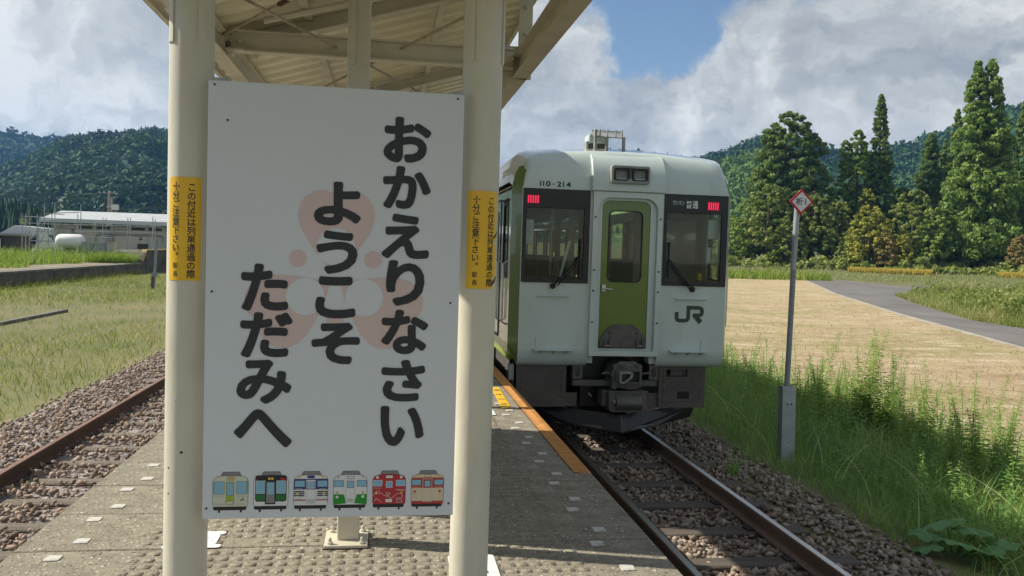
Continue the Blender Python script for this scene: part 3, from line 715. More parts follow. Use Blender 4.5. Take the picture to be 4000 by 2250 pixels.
TR4 = dict(body='white', items=[('p', [(82, 356), (190, 356), (222, 450), (80, 462)], 'kelly'), ('p', [(436, 356), (330, 356), (298, 450), (434, 462)], 'kelly'), ('r', 84, 210, 190, 278, 6, 'line'), ('r', 88, 214, 186, 274, 5, 'blue'), ('r', 328, 210, 430, 278, 6, 'line'), ('r', 332, 214, 426, 274, 5, 'blue'), ('r', 207, 204, 310, 440, 10, 'lgrey'), ('r', 214, 210, 303, 446, 8, 'white'), ('r', 222, 218, 296, 290, 6, 'line'), ('r', 227, 223, 291, 285, 5, 'blue'), ('r', 222, 164, 300, 192, 6, 'line'), ('r', 226, 168, 296, 188, 5, 'white'), ('r', 222, 400, 294, 438, 3, 'lgrey'), ('c', 120, 340, 13, 'line'), ('c', 120, 340, 10, 'yellow'), ('c', 392, 337, 13, 'line'), ('c', 392, 337, 10, 'yellow'), ('c', 120, 382, 16, 'white'), ('c', 392, 379, 16, 'white'), ('c', 130, 178, 14, 'lgrey'), ('c', 388, 176, 14, 'lgrey')])
TR5 = dict(body='red', items=[('r', 84, 212, 184, 276, 5, 'white'), ('r', 87, 215, 181, 273, 4, 'blue'), ('r', 330, 212, 430, 276, 5, 'white'), ('r', 333, 215, 427, 273, 4, 'blue'), ('r', 205, 204, 308, 452, 12, 'pinkred'), ('r', 210, 210, 303, 446, 10, 'red'), ('r', 222, 222, 292, 292, 5, 'white'), ('r', 226, 226, 288, 288, 4, 'blue'), ('r', 222, 164, 294, 190, 5, 'white'), ('c', 130, 182, 16, 'white'), ('c', 386, 180, 16, 'white'), ('r', 220, 410, 292, 444, 4, 'white'), ('c', 122, 348, 13, 'yellow'), ('c', 392, 344, 11, 'yellow'), ('c', 122, 392, 15, 'pinkred'), ('b', 92, 292, 170, 296, 0, 'white'),
      ('s', [(86, 372), (100, 352), (120, 330), (142, 322), (160, 330), (150, 352), (176, 348), (206, 372), (240, 380), (270, 352), (262, 340), (250, 348), (238, 338), (226, 350), (246, 380), (290, 400), (320, 372), (345, 350), (380, 352), (404, 372), (400, 392), (360, 400), (330, 396)], 4, 'white'), ('s', [(100, 430), (120, 402), (150, 418), (176, 440)], 4, 'white'), ('s', [(338, 430), (338, 412), (396, 412), (396, 442), (338, 442), (338, 430)], 4, 'white')], txt=1)
TR6 = dict(body='beige', items=[('b', 80, 190, 435, 300, 0, 'pinkred'), ('r', 84, 210, 188, 272, 5, 'line'), ('r', 88, 214, 184, 268, 4, 'blue'), ('r', 328, 210, 432, 272, 5, 'line'), ('r', 332, 214, 428, 268, 4, 'blue'), ('r', 204, 200, 308, 444, 10, 'lgrey'), ('r', 210, 206, 302, 440, 8, 'beige'), ('b', 210, 206, 302, 300, 0, 'pinkred'), ('r', 222, 218, 292, 290, 5, 'line'), ('r', 227, 223, 287, 285, 4, 'blue'), ('r', 220, 156, 296, 186, 5, 'line'), ('r', 224, 160, 292, 182, 4, 'beige'), ('b', 78, 438, 204, 466, 0, 'pinkred'), ('b', 308, 438, 438, 466, 0, 'pinkred'), ('b', 204, 446, 308, 466, 0, 'pinkred'), ('c', 120, 336, 13, 'red'), ('c', 392, 333, 13, 'red'), ('c', 120, 378, 16, 'beige'), ('c', 392, 376, 16, 'beige'), ('c', 128, 172, 12, 'yellow'), ('c', 388, 170, 12, 'yellow'), ('b', 96, 286, 170, 290, 0, 'beige'), ('b', 345, 286, 420, 290, 0, 'beige')])
JRP = [[(1438, 425), (1438, 466), (1444, 480), (1458, 485), (1500, 485), (1516, 480), (1523, 466), (1523, 393), (1600, 393), (1618, 399), (1624, 412), (1624, 428), (1618, 440), (1602, 447), (1556, 447)], [(1566, 440), (1616, 497)]]
def jr_logo(mb, cx, cz, w, mk):
    s = w/215.
    for path, wd, dy in ((JRP[0], 27, 0), (JRP[1], 34, -.0006)):
        for q in stroke([(cx+(x-1531)*s, cz-(y-440)*s) for x, y in path], wd*s): mb.add([(lambda v: (v[0], v[1]+dy, v[2]))(mk(*p)) for p in q], [(0, 1, 2, 3)])
for i, tr in enumerate((TR1, TR2, TR3, TR4, TR5, TR6)):
    cx = -.5955+.1563*i; s = .137/358*(1-.004*i); z1 = 1.4195
    P = lambda x, y: (cx+(x-258)*s, z1-(y-108)*s*1.045)
    mb = MB(); lay = [0]
    def flat(pts, colr):
        lay[0] += 1; mb.cur = KI[colr]; mb.poly(pts, 'y', SY-.0006-.00012*lay[0])
    def rr(x0, y0, x1, y1, r, colr):
        a = P(x0, y1); b = P(x1, y0); flat(rrect(a[0], a[1], b[0], b[1], r*s, 3) if r else [a, (b[0], a[1]), b, (a[0], b[1])], colr)
    for (q, colr) in ((0, 'line'), (3.5, 'grey')): flat([P(160+q, 152), P(168+q*1.3, 128), P(182+q, 112+q), P(344-q, 112+q), P(354-q*1.3, 126), P(364-q, 152)], colr)
    rr(137, 495, 157, 524, 3, 'black'); rr(355, 495, 375, 522, 3, 'black')
    rr(87, 455, 419, 499, 14, 'black')
    for (q, colr) in ((0, 'line'), (4, tr['body'])):
        o = [P(88, 466-q), P(80+q, 440), P(78+q, 215), P(92+q, 176), P(130, 158+q), P(200, 149+q), P(315, 149+q), P(385, 158+q), P(424-q, 176), P(437-q, 215), P(435-q, 440), P(427, 466-q)]; flat(o, colr)
    for it in tr['items']:
        if it[0] in 'rb': 
            x0, x1 = max(it[1], 83), min(it[3], 432); rr(x0, it[2], x1, it[4], it[5], it[6])
        elif it[0] == 'c': c = P(it[1], it[2]); flat(circ(c[0], c[1], it[3]*s, 16), it[4])
        elif it[0] == 'p': flat([P(*q) for q in it[1]], it[2])
        elif it[0] == 's':
            for q in stroke([P(*p) for p in it[1]], it[2]*s): flat(q, it[3])
    if tr.get('jr'): mb.cur = KI['line']; c = P(377, 390); jr_logo(mb, c[0], c[1], 38*s, on_board(.006))
    if tr.get('txt'):
        mb.cur = KI['white']
        for j, ch in enumerate('只見縁結び'): c = P(336+j*20, 312); glyph_em(mb, ch, c[0], c[1], 22*s, on_board(.0075))
    mb.build('train_picture', [K[n] for n in KN], sg, recalc=False)

# ================================================================== COLUMN STICKERS
def Mstick():
    m = bpy.data.materials.new('sticker_yellow'); m.use_nodes = True; t = NT(m.node_tree); m.node_tree.nodes.clear()
    tc = t.n('ShaderNodeTexCoord').outputs['Object']
    col = t.ramp(t.noise(tc, 9, 5), [(.3, (.78, .47, .012)), (.7, (.70, .40, .01))])
    p = t.n('ShaderNodeBsdfPrincipled', ins={'Base Color': col, 'Roughness': .38}); t.n('ShaderNodeOutputMaterial', ins={0: p.outputs[0]}); return m
m_stk = Mstick(); m_stink = M('sticker_ink', (.035, .025, .015), .5)
def sticker(ci, xl, xr, yt, yb, label, torn):
    x, r = COLS[ci]; zt = atd((xl+xr)/2, yt, y=YC-r)[2]; zb = atd((xl+xr)/2, yb, y=YC-r)[2]
    a0 = math.asin(max(-.99, (atd(xl, (yt+yb)/2, y=YC-r*.5)[0]-x)/r)); a1 = math.asin(min(.99, (atd(xr, (yt+yb)/2, y=YC-r*.5)[0]-x)/r))
    def mk(d): return lambda u, z: (x+(r+d)*math.sin(u), YC-(r+d)*math.cos(u), z)
    t = thing('warning_sticker', (x, YC-r, zb), label, 'sticker', 'yellow warning stickers on the columns')
    n = 16; k = 24; v = []; f = []; g = mk(.0012)
    for i in range(n+1):
        for j in range(k+1): v.append(g(a0+(a1-a0)*i/n, zb+(zt-zb)*j/k))
    for i in range(n):
        for j in range(k):
            if torn and i >= n-2 and j in torn: continue
            a = i*(k+1)+j; f.append((a, a+k+1, a+k+2, a+1))
    MB().add(v, f).build('backing', m_stk, t, smooth=True)
    H = zt-zb; em = H*.084; mid = (a0+a1)/2; wa = a1-a0
    for (txt, u, z0) in (('この付近は列車通過の際', mid+wa*.22, .055), ('十分ご注意下さい。', mid-wa*.24, .05)):
        for j, ch in enumerate(txt):
            mb = MB(); zc = zt-H*z0-em*(.5+j*1.0)
            q = mk(.0022); fu = lambda xx, zz: q(u+xx/r*.92, zz)
            glyph_em(mb, ch, 0, zc, em*1.04, fu, .018, *((em*.55, em*.55) if ch == '。' else (0, 0)))
            mb.build('character', m_stink, t)
    for j, ch in enumerate('駅長'):
        mb = MB(); q = mk(.0022); fu = lambda xx, zz: q(mid-wa*.24+xx/r*.92, zz)
        glyph_em(mb, ch, 0, zb+H*(.145-.08*j), em*.74, fu, .012); mb.build('character', m_stink, t)
    return t, mk, a0, a1, zt, zb
sticker(0, 430, 508, 445, 706, 'yellow warning sticker with Japanese text on the left column', None)
t, mk, a0, a1, zt, zb = sticker(1, 1174, 1247, 480, 727, 'yellow warning sticker with a torn right edge on the right column', {0, 1, 2, 11})
q = mk(.0028); H = zt-zb
for zc in (.45, .92):
    mb = MB(); pts = [(a1-.34, zt-H*(zc+.035)), (a1-.2, zt-H*(zc+.01)), (a1-.1, zt-H*zc), (a1+.06, zt-H*(zc-.04))]
    for a, b in zip(pts[:-1], pts[1:]):
        w = .006*random.uniform(.6, 1.3); mb.add([q(a[0], a[1]-w), q(b[0], b[1]-w*.8), q(b[0], b[1]+w), q(a[0], a[1]+w*.7)], [(0, 1, 2, 3)])
    mb.build('tear', m_rust, t)
# floor sticker and painted characters on the platform
m_wp = M('platform_paint', (.70, .70, .68), .7, var=.1, scale=30, bump=.4, bscale=60)
ft = thing('floor_sticker', (1.16, 8.2, PZ), 'yellow sticker with worn print lying on the platform near the orange edge', 'sticker')
MB().prism([(1.08, 7.6), (1.175, 7.6), (1.215, 8.78), (1.13, 8.78)], 'z', PZ+.0065, PZ+.0085).build('backing', m_stk, ft)
for j, ch in enumerate('足元注意'):
    mb = MB(); glyph_em(mb, ch, 1.132+.012*j, 7.8+.26*j, .075, lambda x, y: (x, y, PZ+.0095), .01); mb.build('character', m_stink, ft)
for (ch, x0, y0, x1, y1, lab) in (('車', -1.02, 4.055, -.775, 4.335, 'white painted character on the platform beside the left column'), ('目', .33, 3.62, .525, 3.90, 'white painted character on the platform beside the right column'), ('口', .82, 7.3, .98, 7.62, 'white paint mark on the platform by the yellow floor sticker')):
    mb = MB()
    for k in range(9):
        q = .013 if k < 8 else 0; glyph_fit(mb, ch, x0+q*math.cos(k*.785), y0+q*math.sin(k*.785), x1+q*math.cos(k*.785), y1+q*math.sin(k*.785), lambda x, y: (x, y, PZ+.0068+.00004*k))
    tag(mb.build('painted_marking', m_wp), lab, 'marking')

# ================================================================== TRAIN
m_tw = M('train_white', (.50, .575, .54), .32, var=.05, scale=1.6, coat=.4, dirt=((.37, .41, .36), .45), dscale=2.2, stretch=(1, 1, .5))
m_tgr = M('train_green', (.115, .175, .022), .28, var=.06, scale=2, coat=.5)
m_tlg = M('train_lime', (.30, .42, .05), .3, var=.05, scale=2, coat=.5)
m_side = M('train_side_white', (.66, .68, .65), .14, var=.03, scale=1.5, coat=.8)
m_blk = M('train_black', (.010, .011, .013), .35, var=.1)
m_rub = M('train_rubber', (.02, .02, .02), .7)
m_skirt = M('skirt_grey', (.105, .093, .078), .75, var=.15, scale=4, dirt=((.10, .08, .06), .6), dscale=3, bump=.1)
m_cpl = M('coupler_steel', (.125, .12, .108), .6, .3, var=.2, scale=9, dirt=((.16, .12, .08), .5), dscale=6, bump=.2)
m_cplb = M('coupler_bright', (.30, .29, .26), .5, .5, var=.2, scale=14)
m_alum = M('handrail_steel', (.55, .56, .55), .3, .9, var=.1)
m_roofg = M('train_roof_grey', (.26, .27, .265), .7, var=.15, dirt=((.2, .19, .17), .6))
m_glass = Mglass('train_glass', (.86, .89, .86), .55)
m_int = M('interior_cream', (.42, .38, .30), .7); m_intd = M('interior_dark', (.06, .06, .06), .8); m_seat = M('seat_moquette', (.07, .11, .12), .9); m_cur = M('curtain', (.45, .28, .14), .9)
m_led = M('tail_lamp_red', (.35, .01, .03), .4, emit=((1., .03, .10), .55)); m_ledd = M('lamp_dark_red', (.12, .006, .012), .4)
m_dest = M('destination_glow', (.34, .38, .36), .5, emit=((.62, .72, .68), .10))
m_lens = M('lamp_lens', (.80, .80, .76), .15, .1, var=.3, scale=40); m_lensd = M('lamp_reflector', (.72, .70, .64), .2, .1, c2=(.22, .215, .2), scale=28)
m_yel = M('yellow_tag', (.6, .42, .03), .6); m_redp = M('red_case', (.45, .04, .025), .5)
XC, YF, LEN = TXR, 9.85, 20.0; FW = 1.30
tr = thing('railcar', (XC, YF+LEN/2, 0), 'white and green diesel railcar standing at the platform', 'train')
def X_(x): return XC+x
def ztop(x, hw): 
    q = min(.9999, abs(x)/hw); return 3.1+.50*(1-q**34)**.5-.10*q*q
# -- car body: side walls with window openings, roof
HWB = 1.40; YB0 = YF+.20; YB1 = YF+LEN
zl = [1.06, 1.20, 2.02, 2.92, 3.08]
WIN = [(YF+3.0+i*1.62, YF+3.0+i*1.62+1.25) for i in range(8)]+[(YF+17.9, YF+18.9)]
DOOR = (YF+1.05, YF+1.95); CABW = (YF+.42, YF+.80)
def wall(sx):
    yl = sorted(set([YB0, YB1]+[v for w in WIN for v in w]+list(CABW)))
    b = MB()
    for i in range(len(yl)-1):
        for j in range(len(zl)-1):
            ym = (yl[i]+yl[i+1])/2
            if j == 2 and (any(w[0] < ym < w[1] for w in WIN) or CABW[0] < ym < CABW[1]): continue
            b.cur = 1 if j == 0 else 0
            b.add([(X_(sx*HWB), yl[i], zl[j]), (X_(sx*HWB), yl[i+1], zl[j]), (X_(sx*HWB), yl[i+1], zl[j+1]), (X_(sx*HWB), yl[i], zl[j+1])], [(0, 1, 2, 3)])
    o = b.build('side_wall', [m_side, m_tlg], tr, recalc=False)
    o.modifiers.new('t', 'SOLIDIFY').thickness = .05; o.modifiers['t'].offset = 1 if sx < 0 else -1
    for w in WIN+[CABW]:
        f = MB().ring(rrect(w[0]-.03, 1.99, w[1]+.03, 2.95, .06, 3), rrect(w[0]+.02, 2.04, w[1]-.02, 2.90, .05, 3), 'x', X_(sx*(HWB-.03)), X_(sx*(HWB+.008))).build('window', m_rub, tr)
        MB().prism(rrect(w[0]+.02, 2.04, w[1]-.02, 2.90, .05, 3), 'x', X_(sx*(HWB-.012)), X_(sx*(HWB-.006))).build('pane', m_glass, f)
    d = MB().ring([(DOOR[0], 1.2), (DOOR[1], 1.2), (DOOR[1], 3.0), (DOOR[0], 3.0)], [(DOOR[0]+.02, 1.22), (DOOR[1]-.02, 1.22), (DOOR[1]-.02, 2.98), (DOOR[0]+.02, 2.98)], 'x', X_(sx*(HWB+.001)), X_(sx*(HWB+.012))).build('side_door', m_rub, tr)
    MB().prism(rrect(DOOR[0]+.22, 2.05, DOOR[1]-.22, 2.85, .06, 3), 'x', X_(sx*(HWB+.001)), X_(sx*(HWB+.006))).build('pane', m_blk, d)
    for y in (YF+.86, YF+.34):
        MB().tube([(X_(sx*HWB), y, 1.42), (X_(sx*(HWB+.06)), y, 1.45), (X_(sx*(HWB+.06)), y, 2.17), (X_(sx*HWB), y, 2.20)], .014, 8).build('handrail', m_alum, tr)
    MB().box(min(X_(sx*HWB), X_(sx*(HWB+.03))), max(X_(sx*HWB), X_(sx*(HWB+.03))), CABW[0]-.05, CABW[1]+.1, 2.955, 2.975).build('rain_gutter', m_rub, tr)
    # wheel-side skirts and underframe band
wall(-1); wall(1)
b = MB(); N = 40; prof = []
for i in range(N+1):
    x = -HWB+2*HWB*i/N; x = HWB*math.sin(math.pi/2*x/HWB); prof.append((x, max(3.08, ztop(x, HWB+.003)+.05)))
ys_ = [YF+.215, YF+.42, YF+3, YB1]
v = []
for k, y in enumerate(ys_):
    for (x, z) in prof: v.append((X_(x), y, z) if k else (X_(x*FW/HWB), y, ztop(x*FW/HWB, FW)-.004))
f = [(k*(N+1)+i, k*(N+1)+i+1, (k+1)*(N+1)+i+1, (k+1)*(N+1)+i) for k in range(len(ys_)-1) for i in range(N)]
b.add(v, f); b.build('roof', m_side, tr, smooth=True)
MB().box(X_(-1.36), X_(1.36), YB0+.1, YB1, 1.08, 1.165).build('floor', m_intd, tr)
MB().box(X_(-1.36), X_(1.36), YB1-.06, YB1, 1.0, 3.1).build('rear_end', m_intd, tr)
MB().box(X_(-1.34), X_(1.34), YB0+.5, YB1-.1, 3.14, 3.16).build('ceiling', m_int, tr)
# -- nose shell with openings for windows and gangway door
FW = 1.30
def fy(z, x):
    """depth of the front skin at height z (curving back at brow and chin)"""
    zt = ztop(x, FW); r = (z-3.1)/max(.02, zt-3.1) if z > 3.1 else 0
    y = YF+.22*(1-math.sqrt(max(0, 1-min(1, r)**2))) if r > 0 else YF
    if z < 1.12: q = (1.12-z)/.18; y = YF+.14*(1-math.sqrt(max(0, 1-min(1, q)**2)))
    return y
WX0, WX1, WZ0, WZ1 = .47, 1.285, 1.966, 3.085
xl = sorted(set([round(s*v, 4) for s in (-1, 1) for v in (.376, .437, WX0, WX1, FW, .62, .78, .94, 1.08, 1.18, 1.24, 1.27, 1.294)]+[0, -.2, .2]))
zlow = [.94, .945, .955, .97, .99, 1.02, 1.06, 1.12, 1.149, 1.5, WZ0, 2.4, 3.0, WZ1, 3.1]
nb = 9
b = MB(); vid = {}
def vert(i, j):
    if (i, j) not in vid:
        x = xl[i]
        if j < len(zlow): z = zlow[j]; y = fy(z, x)
        else:
            r = math.sin(math.pi/2*(j-len(zlow)+1)/nb); z = 3.1+(ztop(x, FW)-3.1)*r; y = fy(z, x)
        vid[(i, j)] = len(b.v); b.v.append((X_(x), y, z))
    return vid[(i, j)]
for i in range(len(xl)-1):
    for j in range(len(zlow)+nb-1):
        xm = (xl[i]+xl[i+1])/2; zm = (zlow[j]+zlow[j+1])/2 if j < len(zlow)-1 else 3.2
        if WX0 < abs(xm) < WX1 and WZ0 < zm < WZ1: continue
        if abs(xm) < .437 and zm < 3.1 and zm > 1.0: continue
        if abs(xm) < .437 and zm < 1.0: continue
        b.f.append((vert(i, j), vert(i+1, j), vert(i+1, j+1), vert(i, j+1))); b.m.append(0)
b.build('front_panel', m_tw, tr, smooth=True, recalc=False)
# green bevelled corners between face and side
for s in (-1, 1):
    b = MB(); pr = [(1.30, .95, 0.12), (1.30, 1.0, .05), (1.30, 1.12, 0), (1.30, 3.1, 0), (1.285, 3.2, .01), (1.26, 3.30, .045), (1.22, 3.38, .09)]
    v = []
    for (x, z, d) in pr: v.append((X_(s*x), YF+d, z))
    for (x, z, d) in pr: v.append((X_(s*min(HWB, x+.10)), YB0+.005, z+(.22 if z < .99 else .16 if z < 1.05 else .07 if z < 1.2 else -.02 if z > 3.15 else 0)))
    n = len(pr); b.add(v, [(i, i+1, n+i+1, n+i) for i in range(n-1)]); b.build('corner_panel', m_tgr, tr, smooth=True)
# dark lower flank behind the corner
for s in (-1, 1): MB().box(min(X_(s*1.30), X_(s*1.36)), max(X_(s*1.30), X_(s*1.36)), YB0+.2, YB1, .98, 1.06).build('sill', m_tlg, tr)
# hood over the gangway door
b = MB(); hx = .46; pts = []
for k in range(11):
    r = math.sin(math.pi/2*k/10); z = 3.10+.47*r; pts.append((YF-.075+.30*(1-math.sqrt(max(0, 1-r*r))), z))
pts = [(YF+.05, 3.085), (YF-.075, 3.085)]+pts+[(YB0+.5, 3.585), (YB0+.5, 3.2)]
b.prism(pts, 'x', X_(-hx), X_(hx)); b.build('hood', m_tw, tr, smooth=True, bevel=.012)
# gangway frame, recess and door
FR = .437
b = MB(); b.ring(rrect(-FR, 1.086, FR, 3.083, .005, 6), rrect(-.376, 1.149, .376, 3.01, (.02, .02, .16, .16), 6), 'y', YF-.055, YF+.02)
o = b.build('gangway_frame', m_tw, tr, bevel=.006)
for v_ in o.data.vertices: v_.co.x += 0
o.location.x = XC-(XC) ; 
for me_v in o.data.vertices: me_v.co.x += XC
b = MB(); b.ring(rrect(X_(-.376), 1.149, X_(.376), 3.01, (.02, .02, .16, .16), 6), rrect(X_(-.310), 1.178, X_(.295), 2.978, (.01, .01, .09, .09), 6), 'y', YF-.005, YF+.06); b.build('door_surround', m_tw, tr, bevel=.004)
dr = MB().ring(rrect(X_(-.306), 1.180, X_(.291), 2.975, (.01, .01, .085, .085), 6), rrect(X_(-.223), 1.992, X_(.20), 2.857, .07, 6), 'y', YF+.005, YF+.04).build('gangway_door', m_tgr, tr, bevel=.003)
MB().prism(rrect(X_(-.223), 1.992, X_(.20), 2.857, .07, 6), 'y', YF+.015, YF+.021).build('pane', m_glass, dr)
MB().ring(rrect(X_(-.228), 1.987, X_(.205), 2.862, .075, 6), rrect(X_(-.215), 2.0, X_(.192), 2.849, .065, 6), 'y', YF-.002, YF+.012).build('seal', m_rub, dr)
MB().box(X_(-.285), X_(-.24), YF-.01, YF+.005, 1.875, 1.955).build('handle_plate', m_alum, dr)
MB().tube([(X_(-.262), YF-.005, 1.905), (X_(-.262), YF-.045, 1.905), (X_(-.165), YF-.045, 1.90)], .010, 8).build('handle', m_alum, dr)
# fold-down foot plate with hinges
b = MB(); pts = [(-.294, 1.186), (.288, 1.186), (.282, 1.285), (.24, 1.36), (.19, 1.42), (.113, 1.472), (-.13, 1.472), (-.20, 1.42), (-.25, 1.36), (-.289, 1.28)]
b.prism([(X_(x), z) for x, z in pts], 'y', YF-.028, YF+.004); hp = b.build('foot_plate', m_cpl, tr, bevel=.004)
for x in (-.205, .205):
    for d in (-.032, .032): MB().prism([(YF-.075, 1.19), (YF-.02, 1.19), (YF-.02, 1.30), (YF-.045, 1.30), (YF-.075, 1.24)], 'x', X_(x+d-.006), X_(x+d+.006)).build('hinge', m_cpl, hp)
    MB().tube([(X_(x-.045), YF-.06, 1.215), (X_(x+.045), YF-.06, 1.215)], .012, 8).build('hinge_pin', m_cplb, hp)
MB().box(X_(-.02), X_(.02), YF-.045, YF-.028, 1.19, 1.25).build('latch', m_cpl, hp)
for (x, z) in ((-.175, 1.37), (.165, 1.37)): MB().lathe((X_(x), YF-.028, z), [(.012, 0), (.012, -.006), (.004, -.008)], 8, 'y').build('stud', m_rub, hp)
for sx in (-1, 1):
    for z in (2.77, 2.13, 1.50, 1.88): MB().lathe((X_(sx*.407), YF-.055, z), [(.012, 0), (.012, -.005), (.003, -.006)], 8, 'y').build('frame_stud', m_rub, tr)
# windows: black surround with deep header, glass, lamps and wipers
for s in (-1, 1):
    ox0, ox1 = (X_(-WX1), X_(-WX0)) if s < 0 else (X_(WX0), X_(WX1)); gx0, gx1 = (X_(-1.243), X_(-.536)) if s < 0 else (X_(.505), X_(1.212))
    w = MB().ring(rrect(ox0-.004, WZ0-.004, ox1+.004, WZ1+.004, .012, 3), rrect(gx0, 2.015, gx1, 2.858, .012, 3), 'y', YF-.012, YF+.03).build('windscreen', m_blk, tr, bevel=.003)
    MB().prism(rrect(gx0, 2.015, gx1, 2.858, .012, 3), 'y', YF+.004, YF+.010).build('pane', m_glass, w)
    l0 = -1.236 if s < 0 else 1.023
    MB().box(X_(l0-.01), X_(l0+.15), YF-.014, YF-.0105, 2.90, 3.015).build('lamp_case', m_ledd, w)
    for k in range(5): MB().box(X_(l0+k*.029), X_(l0+k*.029+.017), YF-.020, YF-.0145, 2.912, 3.003).build('tail_lamp', m_led, w)
    # wiper: arm pair and blade
    x0 = -.90 if s < 0 else .86; bx = -.575 if s < 0 else .535
    wp = MB().tube([(X_(x0), YF-.03, 1.93), (X_(x0+.02*(-s)), YF-.06, 1.95), (X_(bx), YF-.06, 2.285)], .011, 6).build('wiper', m_blk, tr)
    MB().tube([(X_(x0+.05*(-s)), YF-.055, 1.93), (X_(bx), YF-.055, 2.245)], .008, 6).build('arm', m_blk, wp)
    MB().box(X_(bx)-.008, X_(bx)+.008, YF-.055, YF-.016, 2.06, 2.50).build('blade', m_blk, wp)
    MB().lathe((X_(x0), YF, 1.925), [(.035, 0), (.035, -.03), (.02, -.04)], 10, 'y').build('pivot', m_blk, wp)
    # small grab ledge and lower step
    gx = -.888 if s < 0 else .853
    MB().box(X_(gx-.20), X_(gx+.20), YF-.03, YF, 1.797, 1.811).build('grab_ledge', m_tw, tr, bevel=.003)
    sx_ = -.865 if s < 0 else .838
    st = MB().box(X_(sx_-.25), X_(sx_+.25), YF-.10, YF+.002, 1.148, 1.162).build('step', m_tw, tr)
    for k in (-.16, 0, .16): MB().prism([(YF, 1.148), (YF-.08, 1.148), (YF, 1.10)], 'x', X_(sx_+k-.006), X_(sx_+k+.006)).build('step_rib', m_tw, st)
    ux = sx_-.19 if s < 0 else sx_+.20
    MB().box(X_(ux-.03), X_(ux+.03), YF-.012, YF, 1.16, 1.29).build('step_upright', m_tw, st)
# destination lettering
w = None
dt = MB()
for j, ch in enumerate('ワンマン'): glyph_fit(dt, ch, X_(.570+j*.038), 2.955, X_(.602+j*.038), 3.005, lambda x, z: (x, YF-.0135, z), .01)
for j, ch in enumerate('普通'): glyph_fit(dt, ch, X_(.738+j*.082), 2.918, X_(.812+j*.082), 3.014, lambda x, z: (x, YF-.0135, z), .02)
dt.build('destination_text', m_dest, tr)
MB().box(X_(.52), X_(1.20), YF-.0128, YF-.0122, 2.885, 3.04).build('destination_glass', m_blk, tr)
# number and logo
nb_ = MB(); s_ = '110-214'; xx = -1.092
for ch, w_ in zip(s_, (.016, .016, .055, .036, .055, .016, .058)):
    z0, z1 = (3.117, 3.180) if ch != '-' else (3.144, 3.152)
    mk = lambda x, z: (x, fy(z+.004, x-XC)-.006, z)
    if ch == '1': nb_.add([mk(X_(xx), z0), mk(X_(xx+.013), z0), mk(X_(xx+.013), z1), mk(X_(xx), z1)], [(0, 1, 2, 3)])
    else: glyph_fit(nb_, ch, X_(xx), z0, X_(xx+w_), z1, mk, .02)
    xx += w_+.021
nb_.build('running_number', m_rub, tr)
lg = MB(); jr_logo(lg, X_(.84), 1.613, .378, lambda x, z: (x, YF-.004, z)); lg.build('logo', M('logo_green', (.035, .055, .03), .4), tr)
# headlamps in the hood
hl = MB().ring(rrect(X_(-.243), 3.183, X_(.237), 3.397, .03, 4), rrect(X_(-.212), 3.215, X_(.216), 3.365, .02, 4), 'y', YF-.110, YF+.02).build('headlamp_unit', m_roofg, tr, bevel=.006)
MB().box(X_(-.215), X_(.218), YF-.060, YF-.03, 3.21, 3.37).build('headlamp_plate', m_roofg, hl)
for cx in (-.108, .118):
    lm = MB().ring(rrect(X_(cx-.093), 3.22, X_(cx+.093), 3.36, .03, 4), rrect(X_(cx-.08), 3.232, X_(cx+.08), 3.348, .025, 4), 'y', YF-.103, YF-.055).build('headlight', m_blk, hl)
    b = MB(); b.lathe((X_(cx), YF-.080, 3.29), [(.07, -.012), (.055, .0), (.03, .012), (.012, .018)], 20, 'y'); b.build('reflector', m_lens, lm, smooth=True)
    MB().prism(rrect(X_(cx-.08), 3.232, X_(cx+.08), 3.348, .025, 4), 'y', YF-.071, YF-.067).build('bowl', m_lensd, lm)
    MB().lathe((X_(cx), YF-.06, 3.29), [(.02, 0), (.022, -.012), (.004, -.018)], 12, 'y').build('bulb', m_lens, lm)
# -- chin, coupler and plough
for s in (-1, 1): MB().box(X_(s*.45-.09), X_(s*.45+.09), YF+.06, YF+.25, .985, 1.09).build('chin_block', m_tw, tr)
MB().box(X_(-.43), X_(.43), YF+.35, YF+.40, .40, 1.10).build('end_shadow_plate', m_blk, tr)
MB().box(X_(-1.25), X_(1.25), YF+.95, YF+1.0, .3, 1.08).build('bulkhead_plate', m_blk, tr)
for (x0, x1, holes) in ((-1.285, -.662, 0), (.525, 1.135, 1)):
    y0 = YF+.13
    if not holes: sk = MB().box(X_(x0), X_(x1), y0, y0+.02, .43, .945).build('skirt', m_skirt, tr)
    else:
        xs_ = [x0, .62, .772, .898, .929, x1]; zs_ = [.425, .53, .629, .812, .904, .945]; b = MB()
        for i in range(5):
            for j in range(5):
                xm, zm = (xs_[i]+xs_[i+1])/2, (zs_[j]+zs_[j+1])/2
                if (.62 < xm < .898 and .812 < zm < .904) or (.772 < xm < .929 and .53 < zm < .629): continue
                b.box(X_(xs_[i]), X_(xs_[i+1]), y0, y0+.02, zs_[j], zs_[j+1])
        sk = b.build('skirt', m_skirt, tr)
    MB().ring([(X_(x0+.06), .50), (X_(x1-.06), .50), (X_(x1-.06), .93), (X_(x0+.06), .93)], [(X_(x0+.066), .506), (X_(x1-.066), .506), (X_(x1-.066), .924), (X_(x0+.066), .924)], 'y', y0-.006, y0+.002).build('panel_edge', m_skirt, sk)
    for (x, z) in ((x0+.075, .52), (x1-.075, .52), (x0+.075, .91), (x1-.075, .91), (x0+.075, .70), (x1-.075, .72)): MB().lathe((X_(x), y0, z), [(.009, 0), (.009, -.006), (.003, -.008)], 8, 'y').build('skirt_bolt', m_cplb, sk)
    MB().box(X_(x1-.005 if not holes else x0-.16), X_(x1+.15 if not holes else x0+.005), y0+.03, y0+.05, .43, .60).build('skirt_wing', m_skirt, sk)
